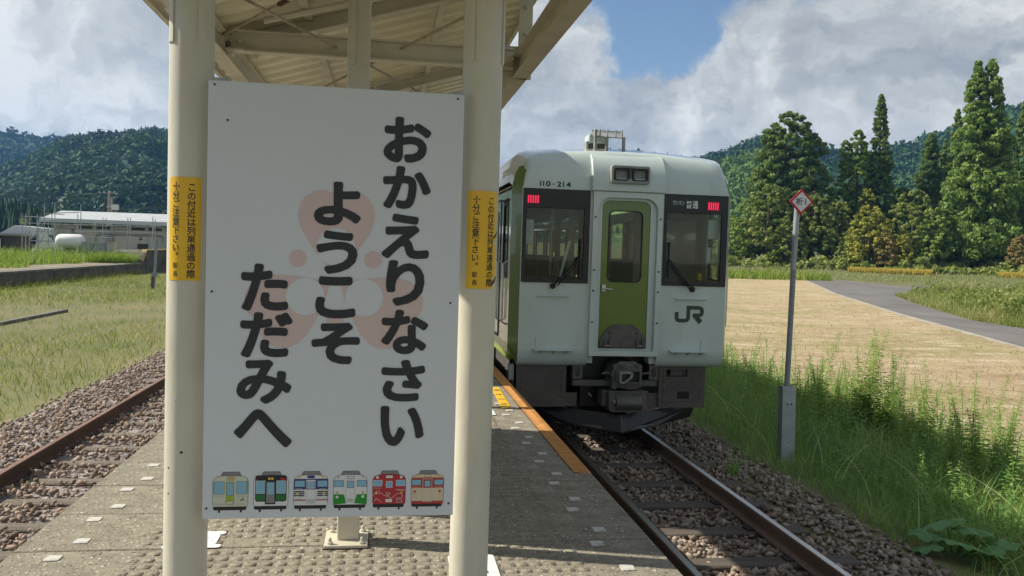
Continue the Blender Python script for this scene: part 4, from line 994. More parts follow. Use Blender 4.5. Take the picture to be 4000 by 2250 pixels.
MB().box(X_(.70), X_(1.0), YF+.2, YF+.32, .82, .90).build('valve_box', m_cpl, tr)
MB().tube([(X_(.86), YF+.19, .89), (X_(.90), YF+.19, .84)], .014, 8).build('air_cock', m_alum, tr)
for sx, xx0 in ((-1, -.588), (1, .383)):
    j_ = MB().box(X_(xx0), X_(xx0+.125), YF+.10, YF+.24, .775, .985).build('jumper_socket', m_cpl, tr, bevel=.008)
    MB().prism(rrect(X_(xx0+.035), .815, X_(xx0+.09), .925, .025, 4), 'y', YF+.096, YF+.104).build('socket_recess', m_rub, j_)
    for k in range(4): MB().box(X_(xx0+.042), X_(xx0+.083), YF+.090, YF+.098, .835+k*.022, .845+k*.022).build('socket_pin', m_cpl, j_)
MB().box(X_(-.585), X_(.495), YF+.10, YF+.20, .690, .768).build('buffer_beam', m_cpl, tr, bevel=.012)
cp = MB().prism([(X_(x), z) for x, z in ((-.13, .68), (-.09, .675), (-.05, .70), (.06, .675), (.18, .675), (.22, .70), (.245, .70), (.245, .985), (.19, .99), (.16, 1.02), (-.04, 1.02), (-.075, .99), (-.12, .985), (-.12, .93), (-.15, .86), (-.12, .80))], 'y', YF-.06, YF+.30).build('coupler', m_cpl, tr, bevel=.012)
MB().ring(rrect(X_(-.095), .755, X_(.225), .925, .01, 2), rrect(X_(.075), .775, X_(.20), .905, .01, 2), 'y', YF-.10, YF-.055).build('coupler_head', m_cpl, cp, bevel=.01)
MB().prism(rrect(X_(.075), .775, X_(.20), .905, .01, 2), 'y', YF-.064, YF-.058).build('coupler_pocket', m_rub, cp)
kn = MB().ring([(X_(x), z) for x, z in ((-.075, .775), (-.02, .765), (.085, .84), (.095, .905), (.03, .915), (-.075, .91))], [(X_(x), z) for x, z in ((-.05, .80), (-.025, .79), (.055, .85), (.06, .88), (.02, .89), (-.05, .885))], 'y', YF-.20, YF-.09).build('coupler_knuckle', m_cplb, cp, bevel=.008)
for (x, z, r) in ((-.02, .968, .026), (.075, .970, .022), (.165, .968, .026), (.06, .705, .024)):
    MB().lathe((X_(x), YF-.062, z), [(r, .01), (r, -.012), (r*.6, -.014), (r*.55, .004)], 14, 'y').build('air_port', m_cpl if r > .023 else m_cplb, cp)
for s in (-1, 1): MB().tube([(X_(.06+s*.19), YF+.0, .86), (X_(.06+s*.27), YF-.03, .88), (X_(.06+s*.31), YF-.03, .865)], .016, 8).build('release_lever', m_cpl, cp)
lb = MB().prism(rrect(X_(-.17), .403, X_(.307), .66, (.05, .05, .01, .01), 4), 'y', YF-.09, YF+.30).build('coupler_adapter', m_cpl, tr, bevel=.01)
MB().box(X_(-.18), X_(.315), YF-.11, YF-.08, .645, .668).build('adapter_lip', m_cpl, lb)
b = MB(); pts = [(YF-.09, .425)]+[(YF-.09-.07*math.sin(math.pi*k/8), .425+.185*k/8) for k in range(1, 8)]+[(YF-.09, .61)]
b.prism(pts, 'x', X_(-.085), X_(.235)); b.build('adapter_roller', m_cpl, lb, smooth=True)
MB().lathe((X_(-.105), YF-.09, .535), [(.028, 0), (.028, -.015), (.016, -.02), (.016, -.04)], 8, 'y').build('adapter_bolt', m_cplb, lb)
MB().box(X_(-.235), X_(-.165), YF+.0, YF+.28, .46, .66).build('adapter_side', m_cpl, lb, bevel=.02)
MB().tube([(X_(-.37), YF+.15, .60), (X_(-.33), YF+.15, .555)], .013, 8).build('chain_link', m_alum, tr)
# V-shaped snow plough
b = MB()
for s in (-1, 1):
    b.add([(X_(0), YF-.02, .36), (X_(s*1.12), YF+.42, .42), (X_(s*1.05), YF+.40, .25), (X_(s*.52), YF+.10, .20), (X_(0), YF-.12, .165)], [(0, 1, 2, 3, 4)])
pl_o = b.build('plough', m_blk, tr); pl_o.modifiers.new('t', 'SOLIDIFY').thickness = .012
b = MB()
for s in (-1, 1): b.add([(X_(0), YF-.125, .163), (X_(s*.52), YF+.095, .198), (X_(s*.52), YF+.085, .232), (X_(0), YF-.105, .212)], [(0, 1, 2, 3)])
o = b.build('plough_edge', m_cpl, pl_o); o.modifiers.new('t', 'SOLIDIFY').thickness = .01
MB().tube([(X_(0), YF-.03, .36), (X_(0), YF-.13, .155)], .009, 6).build('plough_seam', m_cpl, pl_o)
# -- roof gear
ag = MB(); 
an = MB().beam((X_(-.352), YF+.32, 3.56), (X_(-.352), YF+.32, 3.87), .03, .05).build('antenna_frame', m_roofg, tr)
for x in (-.205, .012): MB().beam((X_(x), YF+.32, 3.56), (X_(x), YF+.32, 3.79), .03, .05).build('frame_leg', m_roofg, an)
b = MB(); nn = 6; v = []
for k in range(nn+1):
    t_ = k/nn; y = YF+.30+.16*math.sin(t_*1.5); z = 3.785+.10*t_
    v += [(X_(-.37), y, z), (X_(.032), y, z)]
b.add(v, [(2*k, 2*k+1, 2*k+3, 2*k+2) for k in range(nn)]); o = b.build('shield', m_roofg, an); o.modifiers.new('t', 'SOLIDIFY').thickness = .012
for x in (-.30, -.205, -.10, -.02): MB().box(X_(x-.006), X_(x+.006), YF+.285, YF+.31, 3.785, 3.875).build('shield_rib', m_roofg, an)
rb = MB().prism(rrect(X_(-.40), 3.72, X_(-.16), 3.84, .03, 4), 'y', YF+.46, YF+.70).build('radio_box', m_tw, tr, bevel=.01)
MB().box(X_(-.38), X_(-.18), YF+.48, YF+.68, 3.58, 3.72).build('radio_base', m_cpl, rb)
MB().box(X_(-.43), X_(-.40), YF+.46, YF+.6, 3.56, 3.74).build('whip_base', m_roofg, rb)
MB().prism([(YF+1.6, 3.40), (YF+3.2, 3.40), (YF+1.6, 3.66)], 'x', X_(-1.13), X_(-1.10)).build('roof_fin', m_rub, tr)
for y in (YF+4.5, YF+10, YF+15): MB().box(X_(-.75), X_(.75), y, y+2.2, 3.52, 3.85).build('air_conditioner', m_roofg, tr, bevel=.06)
# -- cab and saloon interior
for (x0, x1, o0, o1) in ((-1.345, -.42, -1.30, -.50), (.40, 1.345, .50, 1.28)):
    MB().ring([(X_(x0), 1.17), (X_(x1), 1.17), (X_(x1), 3.13), (X_(x0), 3.13)], [(X_(o0), 1.98), (X_(o1), 1.98), (X_(o1), 2.82), (X_(o0), 2.82)], 'y', YF+1.0, YF+1.04).build('bulkhead', m_int, tr)
for (x0, x1) in ((-1.34, -.42), (.36, 1.34)):
    MB().box(X_(x0), X_(x1), YF+.9, YF+.93, 1.165, 1.95).build('partition', m_int, tr)
MB().box(X_(-1.34), X_(-.50), YF+.10, YF+.50, 1.165, 2.03).build('driving_desk', m_intd, tr, bevel=.03)
MB().box(X_(.50), X_(1.34), YF+.10, YF+.42, 1.165, 1.98).build('cab_cabinet', m_int, tr, bevel=.02)
for (x, z0, z1, w_, mt) in ((-1.20, 2.42, 2.72, .07, m_tw), (1.15, 2.55, 2.80, .07, m_tw), (1.10, 2.25, 2.45, .03, m_tw), (1.0, 2.03, 2.12, .02, m_yel)): MB().box(X_(x-w_), X_(x+w_), YF+.10, YF+.16, z0, z1).build('cab_box', mt, tr, bevel=.01)
MB().prism([(X_(-.80), 2.03), (X_(-.77), 2.03), (X_(-.66), 2.48), (X_(-.69), 2.48)], 'y', YF+.12, YF+.15).build('cab_lever', m_tw, tr)
for x in (-.76, .72): MB().tube([(X_(x), YF+.9, 1.17), (X_(x), YF+.9, 3.14)], .016, 8).build('grab_pole', m_alum, tr)
for x in (-.42, .37):
    MB().ring(rrect(X_(x)-.03 if x < 0 else X_(x)-.42, 1.2, X_(x)+.42 if x < 0 else X_(x)+.03, 2.95, .05, 3), rrect(X_(x)+.06 if x < 0 else X_(x)-.33, 1.9, X_(x)+.33 if x < 0 else X_(x)-.06, 2.85, .12, 3), 'y', YF+2.2, YF+2.23).build('saloon_door', m_int, tr)
for s in (-1, 1):
    MB().tube([(X_(s*.95), YF+1.2, 2.86), (X_(s*.95), YF+18, 2.86)], .014, 6).build('strap_rail', m_alum, tr)
    for k in range(10):
        y = YF+2.6+k*.4; MB().add(*(lambda p: (p, [(0, 1, 2)]))([(X_(s*.95), y, 2.84), (X_(s*.95)-.045, y, 2.68), (X_(s*.95)+.045, y, 2.68)])).build('strap', m_tw, tr)
    for k in range(7):
        y = YF+3.2+k*1.62; q = MB().box(min(X_(s*.45), X_(s*1.3)), max(X_(s*.45), X_(s*1.3)), y, y+.45, 1.165, 1.60).build('seat', m_seat, tr, bevel=.04)
        MB().box(min(X_(s*.45), X_(s*1.3)), max(X_(s*.45), X_(s*1.3)), y+.42, y+.55, 1.6, 2.25).build('seat_back', m_seat, q, bevel=.04)
    for k in range(6): y = YF+2.85+k*1.62; MB().box(min(X_(s*1.27), X_(s*1.34)), max(X_(s*1.27), X_(s*1.34)), y, y+.16, 1.95, 2.92).build('curtain', m_cur, tr, bevel=.02)
MB().box(X_(-.40), X_(-.33), YF+.6, YF+.7, 1.7, 2.2).build('extinguisher_case', m_redp, tr)
# -- running gear and underfloor boxes
m_wh = M('wheel_steel', (.10, .09, .085), .6, .5)
for yc in (YF+2.9, YF+LEN-2.9):
    for dy in (-1.05, 1.05):
        for s in (-1, 1): MB().lathe((X_(s*.53), yc+dy, .43), [(.40, -.06), (.43, -.06), (.43, .0), (.46, .012), (.46, .03), (.15, .03)], 24, 'x').build('wheel', m_wh, tr)
        MB().tube([(X_(-.6), yc+dy, .43), (X_(.6), yc+dy, .43)], .07, 10).build('axle', m_cpl, tr)
    for s in (-1, 1): MB().box(X_(s*.92)-.06, X_(s*.92)+.06, yc-1.5, yc+1.5, .45, .66).build('bogie_frame', m_cpl, tr, bevel=.03)
for (y0, y1, s) in ((YF+5, YF+7.5, -1), (YF+5.4, YF+8, 1), (YF+8.2, YF+12, -1), (YF+9, YF+12.5, 1), (YF+13, YF+15, -1)): MB().box(min(X_(s*.3), X_(s*1.25)), max(X_(s*.3), X_(s*1.25)), y0, y1, .38, 1.05).build('underfloor_box', m_skirt, tr, bevel=.03)
MB().tube([(X_(-1.31), YF+.26, .95), (X_(-1.31), YF+.26, .45)], .012, 6).build('brake_pipe', m_cplb, tr)
MB().box(X_(-1.36), X_(-1.30), YF+.24, YF+.36, .74, .93).build('pipe_bracket', m_tw, tr)

# ================================================================== FAR LAND
def sstep(a, b, x): t = np.clip((x-a)/(b-a), 0, 1); return t*t*(3-2*t)
def worley(x, y, cell, seed=0):
    """nearest jittered point: (distance, random id) for arrays"""
    xi = np.floor(x/cell).astype(int); yi = np.floor(y/cell).astype(int)
    best = np.full(x.shape, 1e9); bid = np.zeros(x.shape)
    def h(a, b, k): v = np.sin(a*12.9898+b*78.233+k*37.719+seed*3.1)*43758.5453; return v-np.floor(v)
    for dx in (-1, 0, 1):
        for dy in (-1, 0, 1):
            a, b = xi+dx, yi+dy; px = (a+h(a, b, 1))*cell; py = (b+h(a, b, 2))*cell
            d = np.hypot(x-px, y-py); m = d < best; best = np.where(m, d, best); bid = np.where(m, h(a, b, 3), bid)
    return best, bid
def ray_dir(xd, yd):
    d = ray(xd*DS, yd*DS); hl = math.hypot(d[0], d[1]); return math.atan2(d[0], d[1]), d[2]/hl
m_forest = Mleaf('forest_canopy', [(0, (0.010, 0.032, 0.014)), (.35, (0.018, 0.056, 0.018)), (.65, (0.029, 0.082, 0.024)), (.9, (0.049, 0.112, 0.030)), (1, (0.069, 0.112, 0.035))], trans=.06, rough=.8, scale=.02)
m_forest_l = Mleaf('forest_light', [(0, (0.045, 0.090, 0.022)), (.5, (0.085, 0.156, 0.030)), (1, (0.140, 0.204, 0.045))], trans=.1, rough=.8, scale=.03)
def leaf_clumps(cs, rad, m, size, out_bias=.8, squash=.75, axis=None):
    """cs (n,3) clump centres, rad (n,), m leaves each: quads lying on the clump's surface"""
    n = len(cs); d = RNG.normal(size=(n, m, 3)); d[..., 2] = d[..., 2]*.9+.25; d /= np.linalg.norm(d, axis=-1, keepdims=True)
    p = cs[:, None]+d*rad[:, None, None]*(.55+.5*RNG.random((n, m, 1)))*np.array([1, 1, squash])
    nr = d*out_bias+RNG.normal(size=d.shape)*.45; nr /= np.linalg.norm(nr, axis=-1, keepdims=True)
    t = np.cross(nr, RNG.normal(size=nr.shape)); t /= np.linalg.norm(t, axis=-1, keepdims=True); b = np.cross(nr, t)
    s = size*(.55+.9*RNG.random((n, m, 1)))*(.7+.3*(rad/np.mean(rad))[:, None, None])
    t = t*s; b = b*s*.55
    V = np.stack([p-t, p-b*.9, p+t, p+b], 2).reshape(-1, 3)
    F = np.arange(n*m*4).reshape(-1, 4)
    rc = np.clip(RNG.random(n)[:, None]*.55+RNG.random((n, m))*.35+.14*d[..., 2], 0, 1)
    return V, F, np.repeat(rc.ravel(), 4)
def hill(name, ridge, rf, rr, zf, mat, du=2.2, dv=3.0, cell=7.5, bumph=3.2, seed=1, valley=.22, crowns=None, clabel=''):
    A = np.array([ray_dir(x, y) for x, y in ridge]); az, sl = A[:, 0], A[:, 1]
    nu = int((az[-1]-az[0])*rr/du); nv = int((rr-rf)/dv)+14
    u = np.linspace(az[0], az[-1], nu); zr = 2.33+rr*np.interp(u, az, sl)
    v = np.linspace(0, 1+14*dv/(rr-rf), nv); U, Vv = np.meshgrid(u, v)
    Rr = rf+(rr-rf)*Vv; x = Rr*np.sin(U); y = Rr*np.cos(U)
    prof = np.where(Vv <= 1, .72*Vv+.28*Vv**2.2, 1-(Vv-1)*2.2)
    z = zf+(zr[None]-zf)*prof
    n = smooth_noise(x, y, 130, seed)+.5*smooth_noise(x, y, 60, seed+3)+.25*smooth_noise(x, y, 28, seed+5)-.85
    z = z+n*(zr[None]-zf)*valley*np.sin(np.pi*np.clip(Vv, 0, 1))**.8
    d, idn = worley(x, y, cell, seed)
    z = z+bumph*np.sqrt(np.clip(1-(d/(cell*.62))**2, 0, 1))*(.6+.8*idn)
    z += 1.1*(smooth_noise(x, y, 2.6, seed+9)-.5)
    V = np.stack([x, y, z], -1).reshape(-1, 3); I = np.arange(nu*nv).reshape(nv, nu)
    F = np.stack([I[:-1, :-1], I[:-1, 1:], I[1:, 1:], I[1:, :-1]], -1).reshape(-1, 4)
    struct(np_mesh(name, V, F, mat, rnd=(idn*.75+.25*smooth_noise(x, y, 60, seed+11)).ravel(), smooth=False))
    if crowns:
        x0_, x1_, nc, rad0, mq, sz = crowns
        ua, ub = ray_dir(x0_, 400)[0], ray_dir(x1_, 400)[0]
        iu = np.interp(ua+(ub-ua)*RNG.random(nc), u, np.arange(nu)).astype(int); iv = (RNG.random(nc)**.8*(nv-14)).astype(int)
        cs = np.stack([x, y, z], -1)[iv, iu]+RNG.normal(0, 1, (nc, 3))*np.array([1, 1, .4]); rad = rad0*(.6+.8*RNG.random(nc)); cs[:, 2] += rad*.25
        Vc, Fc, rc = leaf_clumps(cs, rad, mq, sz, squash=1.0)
        rc = np.clip(rc*.55+.95*np.repeat(smooth_noise(cs[:, 0], cs[:, 1], 55, seed+21), mq*4)-.28, 0, 1)  # broad lighter patches paint sunlit folds into the forest colour
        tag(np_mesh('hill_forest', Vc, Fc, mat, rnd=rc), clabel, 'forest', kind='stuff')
    return lambda uu: (rr*math.sin(uu), rr*math.cos(uu), float(2.33+rr*np.interp(uu, az, sl)))
RIDGE_BACK = [(-260, 300), (-120, 322), (0, 335), (40, 338), (75, 347), (130, 352), (160, 356), (220, 352), (330, 372), (600, 430), (900, 480), (1300, 500)]
RIDGE_L = [(-260, 470), (-120, 452), (0, 430), (60, 412), (120, 388), (160, 362), (190, 352), (215, 353), (240, 343), (268, 347), (300, 346), (345, 338), (375, 331), (400, 334), (425, 338), (520, 360), (700, 400), (900, 440), (1100, 470), (1300, 500)]
RIDGE_R = [(900, 500), (1150, 470), (1255, 440), (1400, 400), (1560, 385), (1625, 392), (1660, 403), (1720, 412), (1760, 408), (1810, 392), (1850, 383), (1900, 366), (1960, 352), (2050, 372), (2110, 396), (2180, 402), (2250, 376), (2300, 362), (2345, 350), (2400, 335), (2470, 305), (2540, 280), (2600, 258), (2800, 215), (3000, 200)]
RIDGE_R2 = [(1500, 560), (1640, 480), (1740, 440), (1800, 420), (1850, 405), (1885, 388), (1930, 380), (2000, 420), (2080, 470), (2200, 520), (2300, 560)]
hill('mountain', RIDGE_BACK, 900, 1500, -5, m_forest, 4, 7, 11, 3, 2, crowns=(-100, 430, 1200, 5.5, 14, 3.2), clabel='bluish forest on the far left mountain')
rl = hill('mountain', RIDGE_L, 330, 850, -2, m_forest, 2.0, 3.6, 6.5, 2.4, 4, .62, crowns=(-100, 450, 4800, 3.1, 20, 1.5), clabel='dense mixed forest covering the left mountain')
rr_ = hill('hill', RIDGE_R, 420, 900, -2, m_forest, 2.6, 4.0, 7, 2.6, 6, .4, crowns=(1230, 2620, 4800, 4.2, 16, 2.1), clabel='forest covering the hills behind the cedars')
rr2 = hill('hill', RIDGE_R2, 300, 560, -2, m_forest_l, 1.8, 3.0, 4.5, 1.2, 8, .12, crowns=(1720, 2000, 1100, 2.4, 16, 1.15), clabel='light green scrub on the nearer slope right of the train')
# conifers along the ridges: one mass
cv = []; cf = []; cr_ = []
def cone_tree(p, h, r):
    b = len(cv); k = 7; rv = random.random()*.5
    for lev, (rr0, hh) in enumerate(((1, .12), (.72, .38), (.5, .62), (.22, .85))):
        for j in range(k):
            a = 2*math.pi*j/k+lev*.4; q = r*rr0*random.uniform(.6, 1.3); cv.append((p[0]+q*math.cos(a), p[1]+q*math.sin(a), p[2]+h*(hh-.10*random.random()))); cr_.append(rv+random.random()*.2)
    for j in range(k): cv.append((p[0], p[1], p[2]+h)); cr_.append(rv)
    for l in range(4):
        for j in range(k): cf.append((b+l*k+j, b+l*k+(j+1) % k, b+(l+1)*k+(j+1) % k, b+(l+1)*k+j))
for fn, x0, x1, n, hr in ((rl, -100, 440, 150, (3, 8)), (rr_, 1220, 1275, 22, (7, 13)), (rr_, 1600, 2560, 190, (5, 11)), (rr2, 1700, 1960, 16, (4, 8))):
    for i in range(n):
        xd = x0+(x1-x0)*random.random(); u = ray_dir(xd, 400)[0]; p = fn(u); h = random.uniform(*hr)*(1.6 if random.random() < .12 else 1)
        q = random.uniform(-14, 4); cone_tree((p[0]+q*math.sin(u), p[1]+q*math.cos(u), p[2]-h*.25-abs(q)*.35), h, h*random.uniform(.16, .26))
tag(np_mesh('ridge_forest', cv, cf, m_forest, rnd=cr_), 'dark conifers standing along the ridge lines of the hills', 'trees', kind='stuff')

# rising ground behind the road
def hs_z(r, az):
    a = math.degrees(1)*np.asarray(az)
    ex = np.interp(a, [10, 24, 30, 36, 39, 46, 60], [1.5, 1.6, 1.8, 2.6, 4.2, 6.0, 7.0])
    return ZR-.25+1.75*sstep(146, 153, r)+ex*sstep(157, 186, r)+np.clip(r-190, 0, 300)*.02
azs = np.linspace(math.radians(9), math.radians(64), 120); rs = np.concatenate([np.linspace(144, 200, 46), np.linspace(210, 520, 12)])
A_, R_g = np.meshgrid(azs, rs); V = np.stack([R_g*np.sin(A_), R_g*np.cos(A_), hs_z(R_g, A_)+.25*(smooth_noise(R_g*np.sin(A_), R_g*np.cos(A_), 6)-.5)*sstep(146, 150, R_g)], -1).reshape(-1, 3)
I = np.arange(A_.size).reshape(A_.shape); F = np.stack([I[:-1, :-1], I[:-1, 1:], I[1:, 1:], I[1:, :-1]], -1).reshape(-1, 4)
m_slope = M('hillside_grass', (.085, .11, .03), .95, c2=(.14, .14, .05), scale=.3, bump=.8, bscale=2, bdist=.2)
struct(np_mesh('hillside', V, F, m_slope))
# ---- grass bank right of the road
ROADR2 = [np.array(nearR)]+[np.array(p) for p in ROADR]
seg = [ROADR2[0]]
for a, b in zip(ROADR2[:-1], ROADR2[1:]):
    for k in range(1, 9): seg.append(a+(b-a)*k/8)
seg = np.array(seg); tan = np.gradient(seg, axis=0); nrm = np.stack([tan[:, 1], -tan[:, 0]], -1); nrm /= np.linalg.norm(nrm, axis=1, keepdims=True)
def bank_h(s, t): return ZR-.06+2.5*(1-np.exp(-t/7.))*(.75+.25*np.sin(s*5+1.))*np.interp(s, [0, .06, .9, 1], [.5, 1, 1, .25])
T_ = np.concatenate([np.linspace(.15, 12, 18), np.linspace(15, 55, 8)]); Sg = np.linspace(0, 1, len(seg))
Vb = np.array([[(seg[i, 0]+nrm[i, 0]*t, seg[i, 1]+nrm[i, 1]*t, float(bank_h(Sg[i], t))) for t in T_] for i in range(len(seg))])
I = np.arange(Vb.shape[0]*Vb.shape[1]).reshape(Vb.shape[:2]); F = np.stack([I[:-1, :-1], I[:-1, 1:], I[1:, 1:], I[1:, :-1]], -1).reshape(-1, 4)
struct(np_mesh('grass_bank', Vb.reshape(-1, 3), F, m_slope))

# ================================================================== GRASS
G1 = Mleaf('weed_green', [(0, (0.121, 0.244, 0.081)), (.4, (0.218, 0.393, 0.103)), (.7, (0.372, 0.531, 0.146)), (.9, (0.611, 0.620, 0.234)), (1, (0.620, 0.620, 0.469))], trans=.45)
G2 = Mleaf('meadow_grass', [(0, (.12, .17, .025)), (.3, (.23, .26, .045)), (.6, (.34, .31, .08)), (.85, (.45, .375, .15)), (1, (.34, .24, .11))], trans=.35)
G3 = Mleaf('bright_grass', [(0, (0.108, 0.204, 0.024)), (.5, (0.228, 0.336, 0.042)), (.85, (0.348, 0.396, 0.072)), (1, (0.456, 0.396, 0.144))], trans=.45)
G4 = Mleaf('pampas_grass', [(0, (0.108, 0.168, 0.036)), (.35, (0.204, 0.252, 0.060)), (.6, (0.348, 0.336, 0.120)), (.85, (0.456, 0.384, 0.204)), (1, (0.552, 0.444, 0.288))], trans=.35)
G5 = Mleaf('rice_ears', [(0, (.42, .32, .05)), (.5, (.56, .42, .08)), (1, (.64, .50, .13))], trans=.3)
G6 = Mleaf('straw', [(0, (.22, .15, .075)), (.5, (.44, .34, .20)), (1, (.60, .49, .32))], trans=.2)
G7 = Mleaf('dry_stalks', [(0, (.16, .11, .06)), (.5, (.28, .21, .12)), (1, (.40, .33, .22))], trans=.15)
def blades(P, h, w, lean, az=None, droop=.5, seg=3):
    n = len(P)
    az = RNG.random(n)*2*np.pi if az is None else az
    d = np.stack([np.cos(az), np.sin(az), np.zeros(n)], -1); sd = np.stack([-np.sin(az), np.cos(az), np.zeros(n)], -1)
    tw = RNG.random(n)*np.pi; sd = sd*np.cos(tw)[:, None]+d*np.sin(tw)[:, None]*.6
    out = []
    for k in range(seg+1):
        t = k/seg; up = h*(t-droop*lean*t*t*.9); off = h*lean*(t**1.7)
        c = P+d*off[:, None]+np.array([0, 0, 1.])*up[:, None]
        ww = w*(1-t)**.7*.5 if k < seg else w*.04
        out += [c-sd*ww[:, None], c+sd*ww[:, None]]
    V = np.stack(out, 1)
    f = np.array([(2*k, 2*k+1, 2*k+3, 2*k+2) for k in range(seg)])
    return V.reshape(-1, 3), (f[None]+2*(seg+1)*np.arange(n)[:, None, None]).reshape(-1, 4), 2*(seg+1)
def grass(name, label, P, h, w, lean, mat, rnd=None, **k):
    V, F, m = blades(P, h, w, lean, **k)
    r = RNG.random(len(P)) if rnd is None else np.clip(rnd, 0, 1)
    return tag(np_mesh(name, V, F, mat, rnd=np.repeat(r, m)), label, 'grass', kind='stuff')
def gz(P): P[:, 2] = ground_z(P[:, 0])-.01; return P
# right bank beside the ballast
n = 58000; y = 5.2+34*RNG.random(n)**1.8; x = 4.45+5.4*RNG.random(n)**.95
P = gz(np.stack([x, y, x*0], -1)); edge_n = 4.55+.35*smooth_noise(x, y, .9, 5)
bpx = atd(2400, 1395, z=-.28); k = (x > edge_n) & ~((np.hypot(x-bpx[0]+.1, y-bpx[1]+.25) < .5) & (RNG.random(n) < .93)); P = P[k]; q = np.clip((P[:, 0]-4.5)/2.2, 0, 1)
pat = smooth_noise(P[:, 0], P[:, 1], .7, 12)
h = (.16+.36*q+.25*pat*q)*(.5+.8*RNG.random(len(P)))*np.clip((10.0-P[:, 0])/1.0, .3, 1)
grass('bank_grass', 'tangled green grass on the bank right of the ballast', P, h, .007+.011*RNG.random(len(P)), .25+.75*RNG.random(len(P)), G1, RNG.random(len(P))*.72+.35*(pat-.45)+.14*(P[:, 0] > 6.6)+.25*(RNG.random(len(P)) < .06), seg=2)
# long arching blades
P = gz(scatter(420, 4.9, 8.8, 5.6, 18, 1.4)); n = len(P)
grass('long_grass', 'long arching grass blades over the weedy bank', P, .6+.6*RNG.random(n), .012+.010*RNG.random(n), .7+.6*RNG.random(n), G1, .55+.4*RNG.random(n), seg=6)
# leafy weeds: leaves scattered on stems
def leafy(bases, hts, nl, lw, mat, name, label=None, spread=.5, stemw=.006, droop=.4, parent=None, rbase=None):
    Vs = []; Fs = []; Rn = []; o = 0
    for (bx, by, bz), H in zip(bases, hts):
        tilt = RNG.normal(0, .10, 2); rb = RNG.random()*.35 if rbase is None else rbase
        k = 5; st = [np.array([bx+tilt[0]*H*t*t, by+tilt[1]*H*t*t, bz+H*t]) for t in np.linspace(0, 1, k)]
        for a, b in zip(st[:-1], st[1:]):
            Vs += [a+[-stemw, 0, 0], a+[stemw, 0, 0], b+[stemw*.8, 0, 0], b+[-stemw*.8, 0, 0], a+[0, -stemw, 0], a+[0, stemw, 0], b+[0, stemw*.8, 0], b+[0, -stemw*.8, 0]]
            Fs += [(o, o+1, o+2, o+3), (o+4, o+5, o+6, o+7)]; Rn += [rb+.2]*8; o += 8
        for i in range(nl):
            t = .12+.88*(i+RNG.random())/nl; c = np.array([bx+tilt[0]*H*t*t, by+tilt[1]*H*t*t, bz+H*t]); a = i*2.4+RNG.random()
            L = H*spread*(1.05-.75*t)*(.45+.5*RNG.random())*.5; d = np.array([math.cos(a), math.sin(a), .35-droop*RNG.random()]); s_ = np.array([-math.sin(a), math.cos(a), 0])*L*lw
            m_ = c+d*L*.5; e = c+d*L-np.array([0, 0, droop*L*.35])
            Vs += [c, m_+s_+[0, 0, L*.04], e, m_-s_+[0, 0, L*.04]]; Fs.append((o, o+1, o+2, o+3)); Rn += [min(1, rb+.55*RNG.random())]*4; o += 4
    ob = np_mesh(name, np.array(Vs), np.array(Fs), mat, parent, rnd=Rn)
    if label: tag(ob, label, 'weeds', kind='stuff')
    return ob
P = gz(scatter(1150, 5.2, 9.2, 6.0, 32, 1.5)); P = P[(P[:, 0] > 5.4+.6*RNG.random(len(P)))]
leafy(P, (.30+.55*RNG.random(len(P)))*(.6+.25*(P[:, 0]-5.2)), 46, .20, G1, 'leafy_weeds', 'dense leafy weeds growing in the grass of the bank', .55)
# tall single weeds rising in front of the mown field
TW = [(1850, 905, .62), (1895, 890, .7), (1925, 880, .8), (2060, 900, .7), (2070, 830, 1.0), (2105, 880, .8), (2140, 900, .7), (2170, 870, .9), (2172, 820, 1.1), (2210, 850, .9), (2235, 830, .95), (2260, 880, .7), (2300, 940, .6), (2345, 905, .8), (2390, 1000, .6), (2420, 960, .8), (2455, 940, .9), (2500, 950, .9), (2540, 990, .8), (2020, 940, .6), (1990, 1060, .5), (2285, 1010, .6)]
wl = 'tall feathery weed rising from the bank in front of the mown field'
for i, (xd, yd, hh) in enumerate(TW):
    xx = 7.5+1.1*random.random(); p = atd(xd, yd, x=xx); zb = float(ground_z(xx)); H = max(.5, p[2]-zb)
    if p[1] > 30: xx = 6.2; p = atd(xd, yd, x=xx); zb = float(ground_z(xx)); H = max(.5, p[2]-zb)
    t = thing('tall_weed', (p[0], p[1], zb), wl, 'weed', 'tall weeds on the bank')
    leafy([(p[0], p[1], zb)]+[(p[0]+random.gauss(0, .09), p[1]+random.gauss(0, .09), zb) for _ in range(4)], [H]+[H*random.uniform(.5, .9) for _ in range(4)], 130, .13, G1, 'foliage', None, .30, .005, .5, t, .38)
# straw lying on the field
n = 18000; y = 7+48*RNG.random(n)**1.7; x = 8.2+(np.interp(y, [7, 30, 70], [14, 16, 31]))*RNG.random(n)
P = np.stack([x, y, np.full(n, ZR+.02)], -1)
grass('cut_straw', 'dry cut straw scattered over the mown field', P, .10+.18*RNG.random(n), .008+.012*RNG.random(n), .95+.35*RNG.random(n), G6, droop=.85, seg=2)
n = 5200; y = 8+55*RNG.random(n)**1.5; x = 8.2+26*RNG.random(n); k = (smooth_noise(x, y, 5, 31) > .62) & (x < np.interp(y, [7, 30, 70], [20, 24, 38])); P = np.stack([x, y, np.full(n, ZR+.015)], -1)[k]
grass('regrowth_grass', 'patches of short green regrowth in the mown field', P, .08+.14*RNG.random(len(P)), .012+.01*RNG.random(len(P)), .5*RNG.random(len(P)), G2, .4*RNG.random(len(P)), seg=2)
